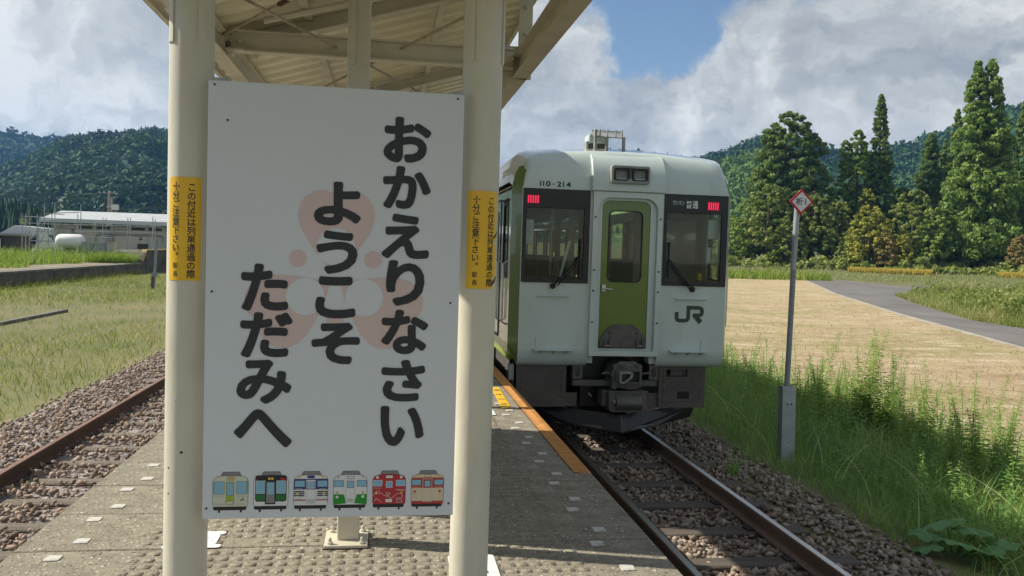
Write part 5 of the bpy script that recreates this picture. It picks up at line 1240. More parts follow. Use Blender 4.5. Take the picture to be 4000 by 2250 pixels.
# grass on the meadow left of the old track
n = 62000; y = 8+62*RNG.random(n)**2.0; x = -5.0-15.8*RNG.random(n)**.85
P = gz(np.stack([x, y, x*0], -1)); pat = smooth_noise(x, y, 2.4, 3); pat2 = smooth_noise(x, y, 5.5, 8)
k = (P[:, 0] < -5.0-.5*smooth_noise(x, y, .8, 4)) & (np.interp(y, [8, 20, 70], [1, 1, .9]) > RNG.random(n)) & ~((pat2 > .63) & (y > 20) & (y < 42) & (RNG.random(n) < .8))
P = P[k]; pt = pat[k]; pt2 = .5*pat2[k]+.5*smooth_noise(x, y, 1.1, 77)[k]; n = len(P); far = np.interp(P[:, 1], [8, 25, 70], [1, 1.3, 2.2])
grass('meadow', 'yellow green grass covering the ground left of the rusty track', P, (.09+.24*pt)*(.5+.9*RNG.random(n))*np.sqrt(far), (.009+.010*RNG.random(n))*far, .3+.6*RNG.random(n), G2, .02+.55*RNG.random(n)+.7*(.55-pt2), seg=2)
P = gz(scatter(6500, -5.6, -1.75, 4.5, 22, 1.4)); P[:, 2] += .035; k = smooth_noise(P[:, 0], P[:, 1], 1.3, 22) > .45; k |= (P[:, 0] > -3.5) & (RNG.random(len(P)) < .7); k &= P[:, 0] > -3.66; P = P[k]; n = len(P)
grass('dry_weeds', 'withered stalks lying between the rails of the disused track', P, .06+.16*RNG.random(n), .004+.004*RNG.random(n), .6+.7*RNG.random(n), G7, seg=4)
P = gz(scatter(500, 1.6, 4.6, 8.5, 13.5)); P[:, 2] = -.16; P = P[(P[:, 0] > 3.75)]; n = len(P)
grass('ballast_weeds', 'small weeds sprouting from the ballast beside the train', P, .05+.14*RNG.random(n), .006+.005*RNG.random(n), .3+.6*RNG.random(n), G1, seg=3)
# single tuft on the ballast and broad-leaved plant at the edge
tp_ = atd(1845, 1195, z=-.2); t = thing('grass_tuft', tp_, 'lone green grass tuft growing out of the ballast shoulder', 'grass tuft')
n = 70; Pt = np.stack([tp_[0]+RNG.normal(0, .035, n), tp_[1]+RNG.normal(0, .035, n), np.full(n, -.21)], -1); V, F, m = blades(Pt, .14+.2*RNG.random(n), .006+.005*RNG.random(n), .2+.6*RNG.random(n), seg=4); np_mesh('blades', V, F, G1, t, rnd=np.repeat(.3+.35*RNG.random(n), m))
m_bur = Mleaf('butterbur_leaf', [(0, (.10, .23, .08)), (1, (.16, .32, .11))], trans=.3)
bp_ = atd(2400, 1395, z=-.28); t = thing('butterbur_plant', (bp_[0], bp_[1], -.3), 'broad-leaved plant with large round leaves at the ballast edge', 'plant')
for i, (dx, dy, hh, R0) in enumerate(((-.20, .10, .17, .16), (.02, .16, .25, .17), (.20, .02, .22, .17), (-.02, -.12, .15, .17), (.30, -.16, .14, .16), (.12, -.26, .10, .15), (-.30, -.04, .10, .13), (.36, .14, .16, .14))):
    v = [(0, 0, 0)]; k = 26; tilt = (random.uniform(-.35, .35), random.uniform(-.5, .1))
    for ring_ in (.5, 1.):
        for j in range(k):
            a = 2*math.pi*j/k; q = R0*ring_*(1+.07*math.sin(5*a+i)+.05*math.sin(11*a))*(1-.45*math.exp(-(((a-math.pi/2*3+math.pi) % (2*math.pi)-math.pi)/.25)**2))
            v.append((q*math.cos(a), q*math.sin(a), -.03*ring_**2+.016*ring_*math.sin(6*a+i)))
    f = [(0, 1+j, 1+(j+1) % k) for j in range(k)]+[(1+j, 1+k+j, 1+k+(j+1) % k, 1+(j+1) % k) for j in range(k)]
    c = Vector((bp_[0]+dx, bp_[1]+dy, -.28+hh))
    vv = [(c.x+p[0], c.y+p[1], c.z+p[2]+p[0]*tilt[0]+p[1]*tilt[1]) for p in v]
    o = MB().add(vv, f).build('leaf', m_bur, t, smooth=True); a_ = o.data.attributes.new('rnd', 'FLOAT', 'POINT'); a_.data.foreach_set('value', [random.random()]*len(v))
    MB().tube([(bp_[0]+dx*.15, bp_[1]+dy*.15, -.30), (bp_[0]+dx*.6, bp_[1]+dy*.6, -.28+hh*.6), tuple(c)], .007, 5).build('stalk', m_bur, t)
# ---- grass bank, hillside foreground and rice
def polar_scatter(n, a0, a1, r0, r1): 
    a = np.radians(a0+(a1-a0)*RNG.random(n)); r = r0+(r1-r0)*RNG.random(n); return a, r
si = RNG.random(26000)*(len(seg)-1.001); tt = .15+16*RNG.random(len(si))**1.6; i0 = si.astype(int); fr = (si-i0)[:, None]
b0 = seg[i0]*(1-fr)+seg[i0+1]*fr; n0 = nrm[i0]*(1-fr)+nrm[i0+1]*fr
P = np.concatenate([b0+n0*tt[:, None], bank_h(si/(len(seg)-1), tt)[:, None]-.05], 1); n = len(P)
dens = smooth_noise(P[:, 0], P[:, 1], 3, 41); dist = np.hypot(P[:, 0], P[:, 1])/55
grass('bank_pampas', 'tall yellow green grass covering the bank right of the road', P, (.45+1.0*dens*np.clip(tt/2, .25, 1))*(.6+.6*RNG.random(n)), (.02+.03*RNG.random(n))*dist, .2+.5*RNG.random(n), G4, np.clip(dens*.5+.55*RNG.random(n)-.05, 0, 1), seg=2)
k = (dens > .5) & (tt > 1.5) & (RNG.random(len(tt)) < .035); bs = P[k].copy(); rb = .35+.75*RNG.random(len(bs)); bs[:, 2] += rb*.6
Vc, Fc, rc = leaf_clumps(bs, rb, 46, .11, squash=.8); tag(np_mesh('bank_bushes', Vc, Fc, G4, rnd=rc*.6), 'low leafy bushes scattered in the tall grass of the road bank', 'bushes', kind='stuff')
a, r = polar_scatter(9000, 16, 50, 145.5, 166); P = np.stack([r*np.sin(a), r*np.cos(a), hs_z(r, a)-.05], -1); n = len(P); dn = smooth_noise(P[:, 0], P[:, 1], 5, 51)
grass('slope_grass', 'rough grass and pampas on the slope below the trees', P, (.5+1.7*dn*sstep(158, 163, r))*(.6+.7*RNG.random(n)), .10+.12*RNG.random(n), .2+.5*RNG.random(n), G4, np.clip(.75*dn+.4*RNG.random(n)-.1, 0, 1), seg=2)
a, r = polar_scatter(5200, 17, 29.5, 118, 147); k = r > np.interp(np.degrees(a), [17, 23, 29.5], [119, 127, 136]); a, r = a[k], r[k]; P = np.stack([r*np.sin(a), r*np.cos(a), np.full(len(a), ZR)], -1); n = len(P)
grass('verge_weeds', 'bright green weeds along the far edge of the mown field', P, 1.0+1.5*RNG.random(n)*smooth_noise(P[:, 0], P[:, 1], 4, 61), .12+.12*RNG.random(n), .2+.5*RNG.random(n), G3, seg=2)
for (x0, x1, yt) in ((3313, 3640, 1057), (3900, 4100, 1073)):
    u0, u1 = [math.degrees(math.atan2(*ray(x, 1060)[:2])) for x in (x0, x1)]
    n = 7000 if x0 < 3800 else 3000; a, r = polar_scatter(n, u0, u1, 151.5, 158); P = np.stack([r*np.sin(a), r*np.cos(a), hs_z(r, a)-.05], -1)
    tag(grass('rice_field', 'x', P, .75+.25*RNG.random(n), .10+.08*RNG.random(n), .2+.35*RNG.random(n), G5, seg=2), 'golden strip of ripe rice beyond the road' if x0 < 3800 else 'smaller golden rice patch at the far right', 'rice')

# ================================================================== TREES
m_bark = M('bark', (.10, .075, .055), .95, c2=(.055, .042, .032), scale=4, bump=.6, bscale=10, stretch=(1, 1, .2))
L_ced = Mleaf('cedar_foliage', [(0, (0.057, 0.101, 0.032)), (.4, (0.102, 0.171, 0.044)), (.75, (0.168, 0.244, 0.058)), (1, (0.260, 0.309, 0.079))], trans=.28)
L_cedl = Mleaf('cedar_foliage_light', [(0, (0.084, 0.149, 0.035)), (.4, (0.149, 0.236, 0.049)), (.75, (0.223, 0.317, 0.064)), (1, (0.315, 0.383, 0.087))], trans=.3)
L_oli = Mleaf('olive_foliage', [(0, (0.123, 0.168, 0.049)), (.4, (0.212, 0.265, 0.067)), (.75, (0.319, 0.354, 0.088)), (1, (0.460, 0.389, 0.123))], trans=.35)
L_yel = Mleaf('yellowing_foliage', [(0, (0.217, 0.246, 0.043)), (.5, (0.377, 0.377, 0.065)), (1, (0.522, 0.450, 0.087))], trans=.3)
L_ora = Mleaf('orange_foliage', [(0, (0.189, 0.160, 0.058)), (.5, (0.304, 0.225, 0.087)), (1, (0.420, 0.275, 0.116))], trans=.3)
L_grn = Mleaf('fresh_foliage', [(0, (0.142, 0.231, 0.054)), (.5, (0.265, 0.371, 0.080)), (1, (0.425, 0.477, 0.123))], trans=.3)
def tree(kind, xd, ytop, hw, r, mat, label, cat='tree', group=None, n=240, m=56, leaf=None, prof='cone', tops=None, ybase=None):
    """tree standing r metres away, its top and half width taken from the photo"""
    az, sl = ray_dir(xd, ytop); zt = 2.33+r*sl; bx, by = r*math.sin(az), r*math.cos(az)
    zb = float(hs_z(r, az)) if r > 144 else ZR
    depth = r*math.cos(az-YAW); Wm = hw*depth/2093.; H = zt-zb
    t = thing(kind, (bx, by, zb), label, cat, group); m = int(m*1.15); n = int(n*(1.75 if prof != 'round' else 1.35))
    k = 7
    lean = random.uniform(-.02, .02)*H
    path = [(bx+lean*q*q, by, zb-.3+H*.92*q) for q in np.linspace(0, 1, k)]; r0 = H*.016+.06
    tk = MB().tube(path, [r0*(1-.85*i/(k-1))+.02 for i in range(k)], 7).build('trunk', m_bark, t, smooth=True)
    lm = MB()
    cs = []; rad = []
    tops_ = tops or [(0, 1.0, 1.0)]
    for (ox, hf, wf) in tops_:
        nn = int(n*wf*hf/sum(a*b for _, a, b in tops_))
        for i in range(nn):
            if prof == 'cone': q = RNG.random()**1.25; R = Wm*wf*(1.05*(1-q)**.76)*(.84+.16*math.sin(q*23))+.015*Wm
            elif prof == 'dome': q = RNG.random()**.9; R = Wm*wf*math.sqrt(max(.02, 1-q**2.3))*(.9+.1*math.sin(q*15))
            else: q = .12+.88*RNG.random(); R = Wm*wf*math.sqrt(max(.03, 1-((q-.42)/.60)**2))
            a = RNG.random()*2*math.pi; rho = R*(.35+.65*math.sqrt(RNG.random()))
            zlo = .06 if prof != 'round' else .10
            cs.append((bx+lean*q*q+ox*Wm*math.cos(YAW+.3)+rho*math.cos(a), by-ox*Wm*.4+rho*math.sin(a), zb+H*hf*(zlo+(.985-zlo)*q)-.12*rho)); 
            rad.append((.17 if prof != 'cone' else .19)*Wm*(1.05-.72*q)*(.55+.8*RNG.random())*.82+.10)
        for i in range(14):
            q = .2+.7*RNG.random(); a = RNG.random()*6.28; R = Wm*wf*(1-q)**.7*.75; z0 = zb+H*hf*q*.95
            lm.tube([(bx+lean*q*q+ox*Wm*.8*(q), by, z0-.1*R), (bx+ox*Wm*.8+R*.5*math.cos(a), by+R*.5*math.sin(a), z0+.12*R), (bx+ox*Wm*.8+R*math.cos(a), by+R*math.sin(a), z0+.2*R)], [r0*.35, r0*.22, r0*.08], 4)
    lm.build('limbs', m_bark, tk)['kind'] = 'stuff'
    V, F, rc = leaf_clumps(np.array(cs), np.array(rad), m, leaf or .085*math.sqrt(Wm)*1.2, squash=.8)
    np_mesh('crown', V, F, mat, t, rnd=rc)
    return t
GC = 'cedars behind the road'; GD = 'smaller trees at the wood edge'
tree('cedar_tree', 1990, 277, 112, 176, L_ced, 'broad round-topped dark cedar left of the tree group', n=430, m=66, prof='dome', tops=[(0, 1., .95), (-.38, .92, .55), (.45, .86, .6)], group=GC)
tree('cedar_tree', 2222, 234, 60, 180, L_ced, 'slender pointed cedar in the middle of the tree group', n=330, m=58, group=GC)
tree('cedar_tree', 2165, 325, 58, 178, L_cedl, 'shorter cedar leaning against the slender pointed cedar', n=300, m=56, prof='dome', tops=[(0, 1, .8), (-.5, .93, .5)], group=GC)
tree('cedar_tree', 2340, 330, 64, 186, L_ced, 'dark ragged cedar between the slender and the twin-topped cedars', n=260, m=56, prof='cone', group=GC)
tree('cedar_tree', 2385, 345, 52, 190, L_ced, 'dim cedar standing behind the ragged dark cedar', n=180, m=50, group=GC)
tree('cedar_tree', 2410, 268, 48, 184, L_cedl, 'narrow cedar directly left of the twin-topped cedar', n=220, m=54, group=GC)
tree('cedar_tree', 2485, 150, 102, 172, L_cedl, 'tallest bright green cedar with two pointed tops', n=620, m=70, tops=[(-.14, 1., .95), (.16, 1.01, .95)], group=GC)
tree('cedar_tree', 2590, 235, 74, 182, L_ced, 'dark cedar cut off by the right picture edge', n=320, m=54, group=GC)
tree('cedar_tree', 2270, 470, 55, 184, L_ced, 'low dark cedar under the slender pointed cedar', n=200, m=50, prof='dome', group=GC)
DEC = [(1850, 545, 42, 168, L_grn, 'pale green tree right beside the train roof edge', 'round'), (1935, 462, 62, 167, L_oli, 'olive brown tree behind the diamond post sign', 'round'), (1885, 500, 40, 171, L_grn, 'fresh green tree between the train and the olive brown tree', 'round'), (2050, 490, 56, 168, L_oli, 'wide olive tree right of the diamond post sign', 'round'),
       (2040, 480, 20, 172, L_ora, 'small reddish crown above the wide olive tree', 'round'), (2110, 500, 45, 171, L_oli, 'muted olive tree left of the yellow tree', 'round'), (2190, 515, 56, 162, L_yel, 'yellow autumn tree in front of the cedars', 'round'), (2235, 585, 30, 160, L_ora, 'small orange-brown tree at the foot of the yellow tree', 'round'), (2185, 470, 28, 175, L_yel, 'yellow green crown peeping out above the yellow tree', 'round'),
       (2300, 478, 66, 168, L_oli, 'large olive tree between the yellow tree and the tallest cedar', 'round'), (2350, 520, 45, 166, L_grn, 'green tree at the foot of the ragged dark cedar', 'round'), (2270, 590, 26, 160, L_yel, 'low yellowish bush tree right of the orange-brown tree', 'round'), (2150, 575, 40, 164, L_oli, 'low olive thicket under the muted olive tree', 'round'), (2570, 590, 30, 163, L_ora, 'reddish bush at the right picture edge', 'round'), (1985, 560, 48, 165, L_oli, 'low olive tree directly behind the post sign pole', 'round')]
for xd, yt, hw, r, mt, lab, pf in DEC: tree('broadleaf_tree', xd, yt, hw, r, mt, lab, group=GD, n=130, m=50, prof=pf)
for i, (xd, yt, hw) in enumerate(((1262, 425, 22),)): tree('cedar_tree', xd, yt, hw, 150, L_ced, 'dark cedar tips seen between the right column and the train', n=120, m=44)

# undergrowth that closes the wood edge down to the ground
a, r = polar_scatter(750, 21.5, 43, 155, 172); ug = np.stack([r*np.sin(a), r*np.cos(a), hs_z(r, a)], -1); pn = smooth_noise(ug[:, 0], ug[:, 1], 5, 91); k = pn > .28; ug = ug[k]; pn = pn[k]; rad = .35+1.0*RNG.random(len(ug))*pn; ug[:, 2] += rad*.6+5.5*np.clip(pn-.45, 0, 1)*RNG.random(len(ug))**1.5
V, F, rc = leaf_clumps(ug, rad, 60, .30); tag(np_mesh('undergrowth', V, F, L_oli, rnd=rc), 'mixed bushes closing the foot of the tree group', 'bushes', kind='stuff')

# ================================================================== DISTANCE POST RIGHT OF THE TRACK
m_galv = M('galvanised_steel', (.36, .38, .39), .5, .5, var=.12, scale=8); m_pgrey = M('post_grey', (.27, .29, .31), .6, .2, var=.15, scale=6); m_swhite = M('post_sign_white', (.72, .72, .70), .5, var=.04); m_sred = M('post_sign_red', (.50, .025, .03), .5, var=.05); m_chan = M('channel_steel', (.42, .44, .46), .5, .5, var=.15, scale=5, dirt=((.30, .30, .29), .5))
YP = 10.1
t = thing('post_sign', (5.2, YP, -.34), 'diamond sign with red border on a grey steel pole beside the track', 'sign')
MB().tube([(5.172, YP, .3), (5.196, YP, 2.55)], .035, 12).build('pole', m_pgrey, t, smooth=True)
MB().tube([(5.187, YP, 2.2), (5.206, YP, 3.05)], .0365, 12).build('pole_sleeve', m_galv, t, smooth=True)
b = MB(); 
b.prism([(5.115, -.40), (5.30, -.40), (5.272, .69), (5.092, .69)], 'y', YP-.060, YP-.050)
b.prism([(5.115, -.40), (5.125, -.40), (5.102, .69), (5.092, .69)], 'y', YP-.05, YP+.06); b.prism([(5.290, -.40), (5.30, -.40), (5.272, .69), (5.262, .69)], 'y', YP-.05, YP+.06)
ch = b.build('channel_post', m_chan, t)
for dx in (-.025, .025): MB().lathe((5.19+dx, YP-.06, .46), [(.011, 0), (.011, -.006), (.005, -.012)], 8, 'y').build('bolt', m_iron, ch)
cx, cz, hd = 5.228, 3.073, .165
dm = lambda k: [(cx, cz-hd*k), (cx+hd*k, cz), (cx, cz+hd*k), (cx-hd*k, cz)]
pl = MB().prism(dm(1.), 'y', YP-.062, YP-.05).build('diamond_plate', m_sred, t)
MB().prism(dm(.78), 'y', YP-.0645, YP-.0615).build('white_field', m_swhite, pl)
MB().prism([(cx-.05+x, z) for x, z in dm(.92)], 'y', YP+.02, YP+.05).build('rear_plate', m_galv, t)
MB().box(cx-.06, cx+.03, YP-.05, YP+.02, cz-.03, cz+.03).build('clamp', m_galv, t)
b = MB(); glyph_fit(b, '折', cx-.080, cz-.045, cx+.018, cz+.05, lambda x, z: (x, YP-.0655, z), .02); b.add([(cx+.047, YP-.0655, cz-.036), (cx+.059, YP-.0655, cz-.036), (cx+.059, YP-.0655, cz+.040), (cx+.047, YP-.0655, cz+.040)], [(0, 1, 2, 3)]); b.build('character', m_ink, pl)

# ================================================================== LEFT SIDE: OLD PLATFORM AND YARD
m_blkst = M('old_wall_stone', (.17, .155, .125), .95, c2=(.085, .078, .06), scale=1.6, bump=.5, bscale=8, dirt=((.035, .04, .025), .8), dscale=.9); m_cope = M('old_coping', (.20, .185, .155), .9, c2=(.10, .09, .07), scale=1.3, bump=.4, bscale=9); m_sand = M('platform_earth', (.27, .235, .165), .95, c2=(.18, .15, .095), scale=.8, bump=.5, bscale=4)
XW = -20.7
op = thing('old_platform', (XW, 60, ZL), 'overgrown low platform with a dark stone wall in the left distance', 'platform')
MB().box(-60, XW-.12, 35, 74.3, ZL-.2, .30).box(-60, -23.3, 74.3, 81, ZL-.2, .30).build('fill', m_sand, op)
bm_ = None; y = 36.0; i = 0
while y < 74.2:
    L = random.uniform(.95, 1.25); b = MB().box(XW-.3, XW+random.uniform(-.02, .02), y+.012, y+L-.012, ZL-.1, .185); b.build('stone_block', m_blkst, op, bevel=.02); y += L
y = 36.0
while y < 74.2:
    L = random.uniform(1.5, 2.1); MB().box(XW-.9, XW+.07+random.uniform(-.012, .012), y+.008, y+L-.008, .185, .335+random.uniform(-.012, .012)).build('coping_stone', m_cope, op, bevel=.02); y += L
hp_ = thing('raised_platform_end', (XW, 80, ZL), 'higher concrete platform end with a yellow edge beyond the stone wall', 'platform')
MB().prism([(75.0, ZL-.1), (95, ZL-.1), (95, 1.38), (76.0, 1.38), (75.6, 1.2), (75.0, .6)], 'x', -23.2, XW).build('wall', m_blkst, hp_)
MB().box(XW-.5, XW+.08, 76.0, 95, 1.38, 1.47).build('yellow_edge', M('edge_yellow', (.55, .42, .12), .8, c2=(.35, .27, .09), scale=2), hp_)
MB().beam((XW-.1, 75.0, .5), (XW-.1, 76.0, 1.42), .4, .07).build('sloping_edge', MATS['edge_yellow'], hp_)
n = 15000; y = 44+36*RNG.random(n); x = XW-1.2-16*RNG.random(n)**1.3; k = x < XW-1.3-2.4*smooth_noise(x, y, 3, 71); x, y = x[k], y[k]; P = np.stack([x, y, np.where((y > 75.5) & (x > -23.2), 1.40, .30)], -1); n = len(P); dn = smooth_noise(x, y, 2.6, 72)
grass('platform_weeds', 'lush bright grass growing on the old platform', P, (.35+.95*dn)*(.55+.7*RNG.random(n))*np.interp(y, [44, 56, 66, 80], [.8, 1., 1.35, 1.6]), .04+.05*RNG.random(n), .25+.6*RNG.random(n), G3, np.clip(.6*RNG.random(n)+.5*(.6-dn), 0, 1), seg=2)
n = 1500; y = 38+37*RNG.random(n); P = np.stack([XW+.05+.7*RNG.random(n)**2, y, np.full(n, ZL-.02)], -1)
P = np.stack([-24.2+3.2*RNG.random(1400), 72.2+3.0*RNG.random(1400), np.full(1400, .30)], -1)
grass('step_grass', 'tall grass hiding the step up to the higher platform end', P, .6+.7*RNG.random(1400), .04+.05*RNG.random(1400), .25+.5*RNG.random(1400), G3, RNG.random(1400)*.7)
n = 1500; y = 38+37*RNG.random(n); P = np.stack([XW+.05+.7*RNG.random(n)**2, y, np.full(n, ZL-.02)], -1)
grass('wall_foot_grass', 'dry grass along the foot of the old platform wall', P, .2+.5*RNG.random(n), .02+.03*RNG.random(n), .3+.5*RNG.random(n), G2)
# kerb strip of a buried track
ks = thing('buried_kerb', (-12.24, 28, -.4), 'grey concrete kerb half buried in the left meadow', 'kerb')
for k in range(14): MB().box(-12.34, -12.14, 20+k*1.02, 21+k*1.02, ZL-.05, ZL+.10).build('kerb_stone', m_cope, ks, bevel=.015)
# steel stake
p0 = at(599, 1131, z=ZL); p1 = at(613, 933, y=p0[1]); t = thing('steel_stake', (p0[0], p0[1], ZL), 'leaning grey steel stake with a clamp in the left meadow', 'post')
MB().beam(tuple(p0-np.array([0, 0, .2])), tuple(p1), .13, .13).build('shaft', m_pgrey, t)
c = p0+(p1-p0)*.30; MB().box(c[0]-.14, c[0]+.14, c[1]-.1, c[1]+.1, c[2]-.12, c[2]+.10).build('clamp', m_pgrey, t); q = p0+(p1-p0)*.3; MB().beam(tuple(p0+np.array([-.06, -.02, -.2])), tuple(q+np.array([-.06, -.02, 0])), .17, .10).build('socket', m_skirt, t)
def Z5(a, b_, **k): return at(a*.483, 450+b_*.483, **k)
# long low building
m_bw = M('building_wall_cream', (.50, .48, .40), .8, var=.1, scale=.6, dirt=((.34, .32, .27), .6), dscale=.5); m_br = M('building_roof_metal', (.52, .54, .54), .45, .3, var=.08, scale=.8); m_bd = M('building_dark', (.06, .06, .058), .8); m_pg = M('pipe_grey', (.30, .31, .31), .6, .3)
YBD = 86
bl = thing('station_building', (-20, YBD, ZL), 'long low cream building with a pale metal roof behind scaffolding', 'building')
MB().box(-31.9, -6, YBD, YBD+9, ZL, 3.55).build('wall', m_bw, bl)
rf = MB().prism([(YBD-.9, 3.95), (YBD+4.5, 4.9), (YBD+10, 3.95), (YBD+10, 4.05), (YBD+4.5, 5.0), (YBD-.9, 4.05)], 'x', -32.8, -5.5).build('roof', m_br, bl)
MB().box(-32.8, -5.5, YBD-.98, YBD-.9, 3.72, 4.08).build('fascia', m_br, rf)
for k in range(16):
    x0 = -31.2+k*1.6; w_ = MB().ring([(x0, 3.15), (x0+1.3, 3.15), (x0+1.3, 3.5), (x0, 3.5)], [(x0+.06, 3.2), (x0+1.24, 3.2), (x0+1.24, 3.46), (x0+.06, 3.46)], 'y', YBD-.05, YBD).build('window', m_pg, bl)
    MB().box(x0+.06, x0+1.24, YBD-.02, YBD-.012, 3.2, 3.46).build('pane', m_bd if k % 3 else m_bw, w_)
for (x0, x1, z0, z1) in ((-31, -29.2, .2, 2.2), (-24.2, -23.2, .2, 1.9), (-21.2, -20.2, .0, 2.0)): MB().box(x0, x1, YBD-.04, YBD, z0, z1).build('door', m_bd, bl)
MB().tube([(-28.0, YBD-.15, 1.2), (-28.0, YBD-.15, 2.5), (-27.7, YBD-.15, 2.75), (-22.0, YBD-.15, 2.75), (-21.8, YBD-.15, 2.5), (-21.8, YBD-.15, 2.1)], .06, 8).build('duct_pipe', m_pg, bl)
for (x, z) in ((-30.1, 2.95), (-23.9, 2.4)): MB().lathe((x, YBD-.02, z), [(.16, 0), (.16, -.06), (.1, -.08)], 14, 'y').build('vent', m_bd, bl)
MB().box(-26.9, -26.4, YBD-.3, YBD, 2.1, 2.6).build('air_unit', m_pg, bl)
# dark shed and its pale roof
sh = thing('dark_shed', (-36, 84, ZL), 'dark open shed with a pale roof left of the cream building', 'building')
MB().box(-46, -34.6, 82, 88, ZL, 2.3).build('wall', m_bd, sh)
MB().box(-46.5, -34.4, 81.4, 88.4, 2.3, 2.5).build('roof', m_pg, sh)
MB().prism([(-38.0, 2.5), (-33.2, 2.5), (-33.6, 3.1), (-36.6, 3.35)], 'y', 89, 93).build('gable_roof', m_br, sh)
for k in range(3): MB().box(-36.6+k*.75, -36.1+k*.75, 81.2, 81.3, .9, 2.0).build('poster_panel', [m_swhite, m_sred, m_swhite][k], sh)
# white tank
tk_ = thing('white_tank', (-27.8, 78, .3), 'rounded white tank standing in the grass before the cream building', 'tank')
b = MB(); c0 = Z5(555, 1010, y=78)
b.lathe((c0[0]-1.0, 78, 2.0), [(.05, -.02), (.35, .02), (.52, .16), (.6, .4), (.6, 1.9), (.52, 2.15), (.3, 2.3), (.05, 2.33)], 20, 'x'); b.build('vessel', m_swhite, tk_, smooth=True)
for dx in (-.45, .85): MB().box(c0[0]+dx-.08, c0[0]+dx+.08, 77.7, 78.3, .3, 1.55).build('leg', m_swhite, tk_)
MB().box(c0[0]+1.1, c0[0]+3.0, 77.6, 78.6, .3, 1.95).build('cabinet', m_pg, tk_)
b = MB().prism([(-31.1, 1.2), (-28.9, 1.2), (-30.4, 2.9), (-30.6, 2.9)], 'y', 79.6, 79.7)
tag(b.build('tarpaulin', m_swhite), 'pale sloping tarpaulin beside the white tank', 'tarpaulin')
# scaffolding: every tube a part
m_tube = M('scaffold_tube', (.34, .36, .37), .45, .6, var=.12)
sc = thing('scaffolding', (-27, 79.5, 1.0), 'grey tube scaffolding in front of the long cream building', 'scaffolding')
YS = 79.5
for (a, z0, z1) in ((180, 795, 1010), (210, 795, 1010), (240, 830, 1010), (300, 800, 1010), (310, 850, 1010), (360, 712, 960), (392, 850, 1010), (420, 800, 1010), (445, 712, 850), (630, 800, 1010), (655, 720, 900), (832, 830, 1010), (858, 830, 1010), (1034, 830, 1010), (1056, 830, 1010), (1236, 820, 1060), (1256, 840, 1060)):
    p = Z5(a, z0, y=YS+random.uniform(-.5, .5)); q = Z5(a, z1, y=p[1]); MB().tube([(p[0], p[1], .35), tuple(p)], .035, 6).build('standard', m_tube, sc)
for (a, b_, c, d) in ((190, 820, 400, 825), (190, 870, 420, 880), (370, 795, 520, 805), (440, 793, 640, 785), (210, 935, 420, 940), (400, 845, 850, 850), (400, 880, 1260, 900), (440, 935, 860, 942), (840, 940, 1260, 950), (640, 985, 1260, 1000), (250, 1015, 420, 1018)):
    p = Z5(a, b_, y=YS); q = Z5(c, d, y=YS); MB().tube([tuple(p), tuple(q)], .032, 6).build('ledger', m_tube, sc)
for (a, b_, c, d) in ((245, 1000, 385, 840), (250, 1005, 400, 905), (320, 1040, 360, 960), (1218, 1060, 1245, 905), (420, 960, 470, 1010)):
    p = Z5(a, b_, y=YS-.3); q = Z5(c, d, y=YS-.3); MB().tube([tuple(p), tuple(q)], .032, 6).build('brace', m_tube, sc)
p = Z5(440, 790, y=YS); q = Z5(635, 787, y=YS); MB().beam(tuple(p), tuple(q), .35, .06).build('plank', m_br, sc)
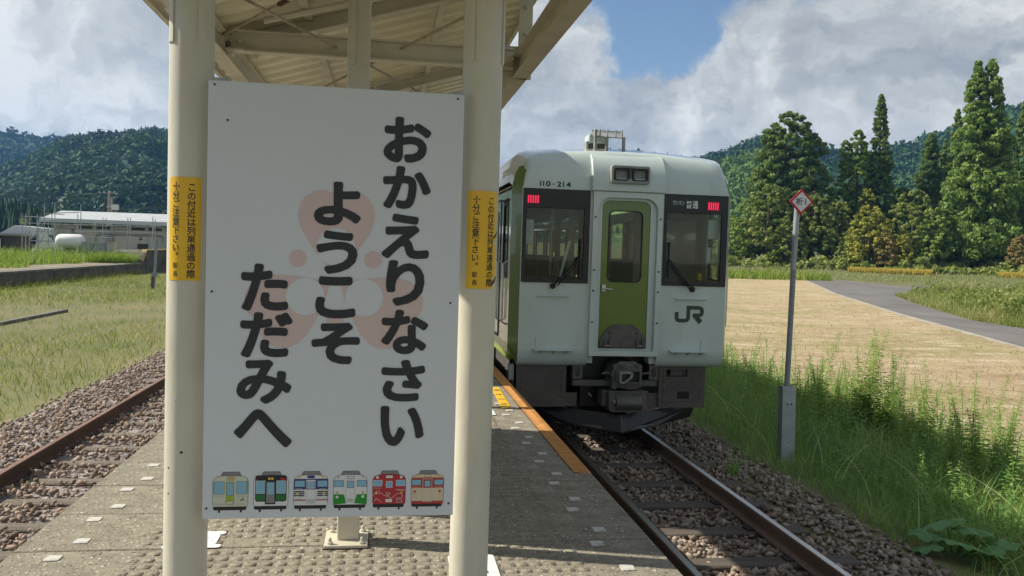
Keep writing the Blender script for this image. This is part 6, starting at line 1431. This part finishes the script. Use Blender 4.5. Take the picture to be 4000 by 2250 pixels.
# utility poles behind the roof
m_pole = M('concrete_pole', (.30, .29, .27), .85, var=.12); m_poled = M('dark_pole', (.05, .048, .045), .8)
for (a, z0, dist, rad_, mt, lab, arms) in ((884, 612, 112, .17, m_pole, 'tallest utility pole with crossarms behind the cream building', ((790, 940, 628), (850, 905, 748))), (850, 690, 110, .14, m_poled, 'short dark pole left of the tallest utility pole', ()), (906, 665, 116, .15, m_pole, 'thin pale pole right of the tallest utility pole', ()), (956, 712, 108, .16, m_poled, 'dark pole carrying a pale lamp box', ((925, 960, 735),)), (491, 690, 120, .06, m_pole, 'slim mast with a small white lamp above the roof', ())):
    p = Z5(a, z0, y=dist); t = thing('utility_pole', (p[0], dist, ZL), lab, 'pole', 'poles behind the cream building')
    MB().tube([(p[0], dist, ZL-.3), tuple(p)], [rad_*1.25, rad_*.85], 10).build('shaft', mt, t)
    for (x0, x1, zz) in arms:
        q0, q1 = Z5(x0, zz, y=dist-.2), Z5(x1, zz+2, y=dist-.2); MB().beam(tuple(q0), tuple(q1), .12, .12).build('crossarm', mt, t)
        for f_ in (.1, .35, .65, .9): c = q0+(q1-q0)*f_; MB().lathe((c[0], c[1], c[2]), [(.05, 0), (.07, .1), (.05, .2)], 8).build('insulator', m_swhite, t)
    if a == 956: c = Z5(936, 747, y=dist-.4); MB().box(c[0]-.35, c[0]+.35, dist-.8, dist-.3, c[2]-.3, c[2]+.35).build('lamp_box', m_swhite, t)
    if a == 491: MB().box(p[0]-.2, p[0]+.2, dist-.2, dist+.2, p[2]-.1, p[2]+.2).build('lamp', m_swhite, t); MB().tube([(p[0], dist, p[2]-.5), (p[0]+.3, dist, p[2]-.9)], .08, 6).build('cctv', m_swhite, t)
wr = [(Z5(-60, 622, y=112), Z5(795, 632, y=111.8)), (Z5(-60, 800, y=110), Z5(370, 800, y=110)), (Z5(855, 745, y=110), Z5(1500, 700, y=111.8))]
for i, (a, b_) in enumerate(wr):
    pts = [tuple(a+(b_-a)*k/10-np.array([0, 0, .5*math.sin(math.pi*k/10)])) for k in range(11)]
    tag(MB().tube(pts, .022, 4).build('overhead_wire', m_poled), ['thin wire running left from the tallest utility pole', 'low wire crossing behind the dark shed', 'thin wire running right towards the left column'][i], 'wire')
# green shrub and cedar mass behind the shed
tree('broadleaf_tree', 60, 548, 16, 100, L_grn, 'light green shrub behind the dark shed roof', n=60, m=40, prof='round', cat='shrub')
cv = []; cf = []; cr_ = []
for i in range(420):
    u = math.radians(random.uniform(-29, -18.2)); r = random.uniform(230, 330); h = random.uniform(7, 11)*(1-.55*max(0, (math.degrees(u)+22)/4)); cone_tree((r*math.sin(u), r*math.cos(u), ZL+(r-230)*.06), max(3, h), h*.17)
tag(np_mesh('cedar_wood', cv, cf, m_forest, rnd=cr_), 'dark cedar wood at the foot of the left mountain', 'trees', kind='stuff')
HAZE = .00016

# ================================================================== AIR
hz_m = bpy.data.materials.new('valley_haze'); hz_m.use_nodes = True; t = NT(hz_m.node_tree); hz_m.node_tree.nodes.clear()
pv_ = t.n('ShaderNodeVolumePrincipled', ins={'Color': (.22, .50, 1., 1), 'Density': HAZE, 'Anisotropy': .2})
ho = t.n('ShaderNodeOutputMaterial'); t.link(pv_.outputs[0], ho.inputs['Volume'])
o = MB().box(-2700, 2700, -400, 3700, -6, 330).build('haze', hz_m); tag(o, 'thin bluish haze filling the valley', 'haze', kind='stuff')

# ------------------------------------------------------------------ tidy up
for o in bpy.data.objects:
    if '_b' in o: del o['_b']
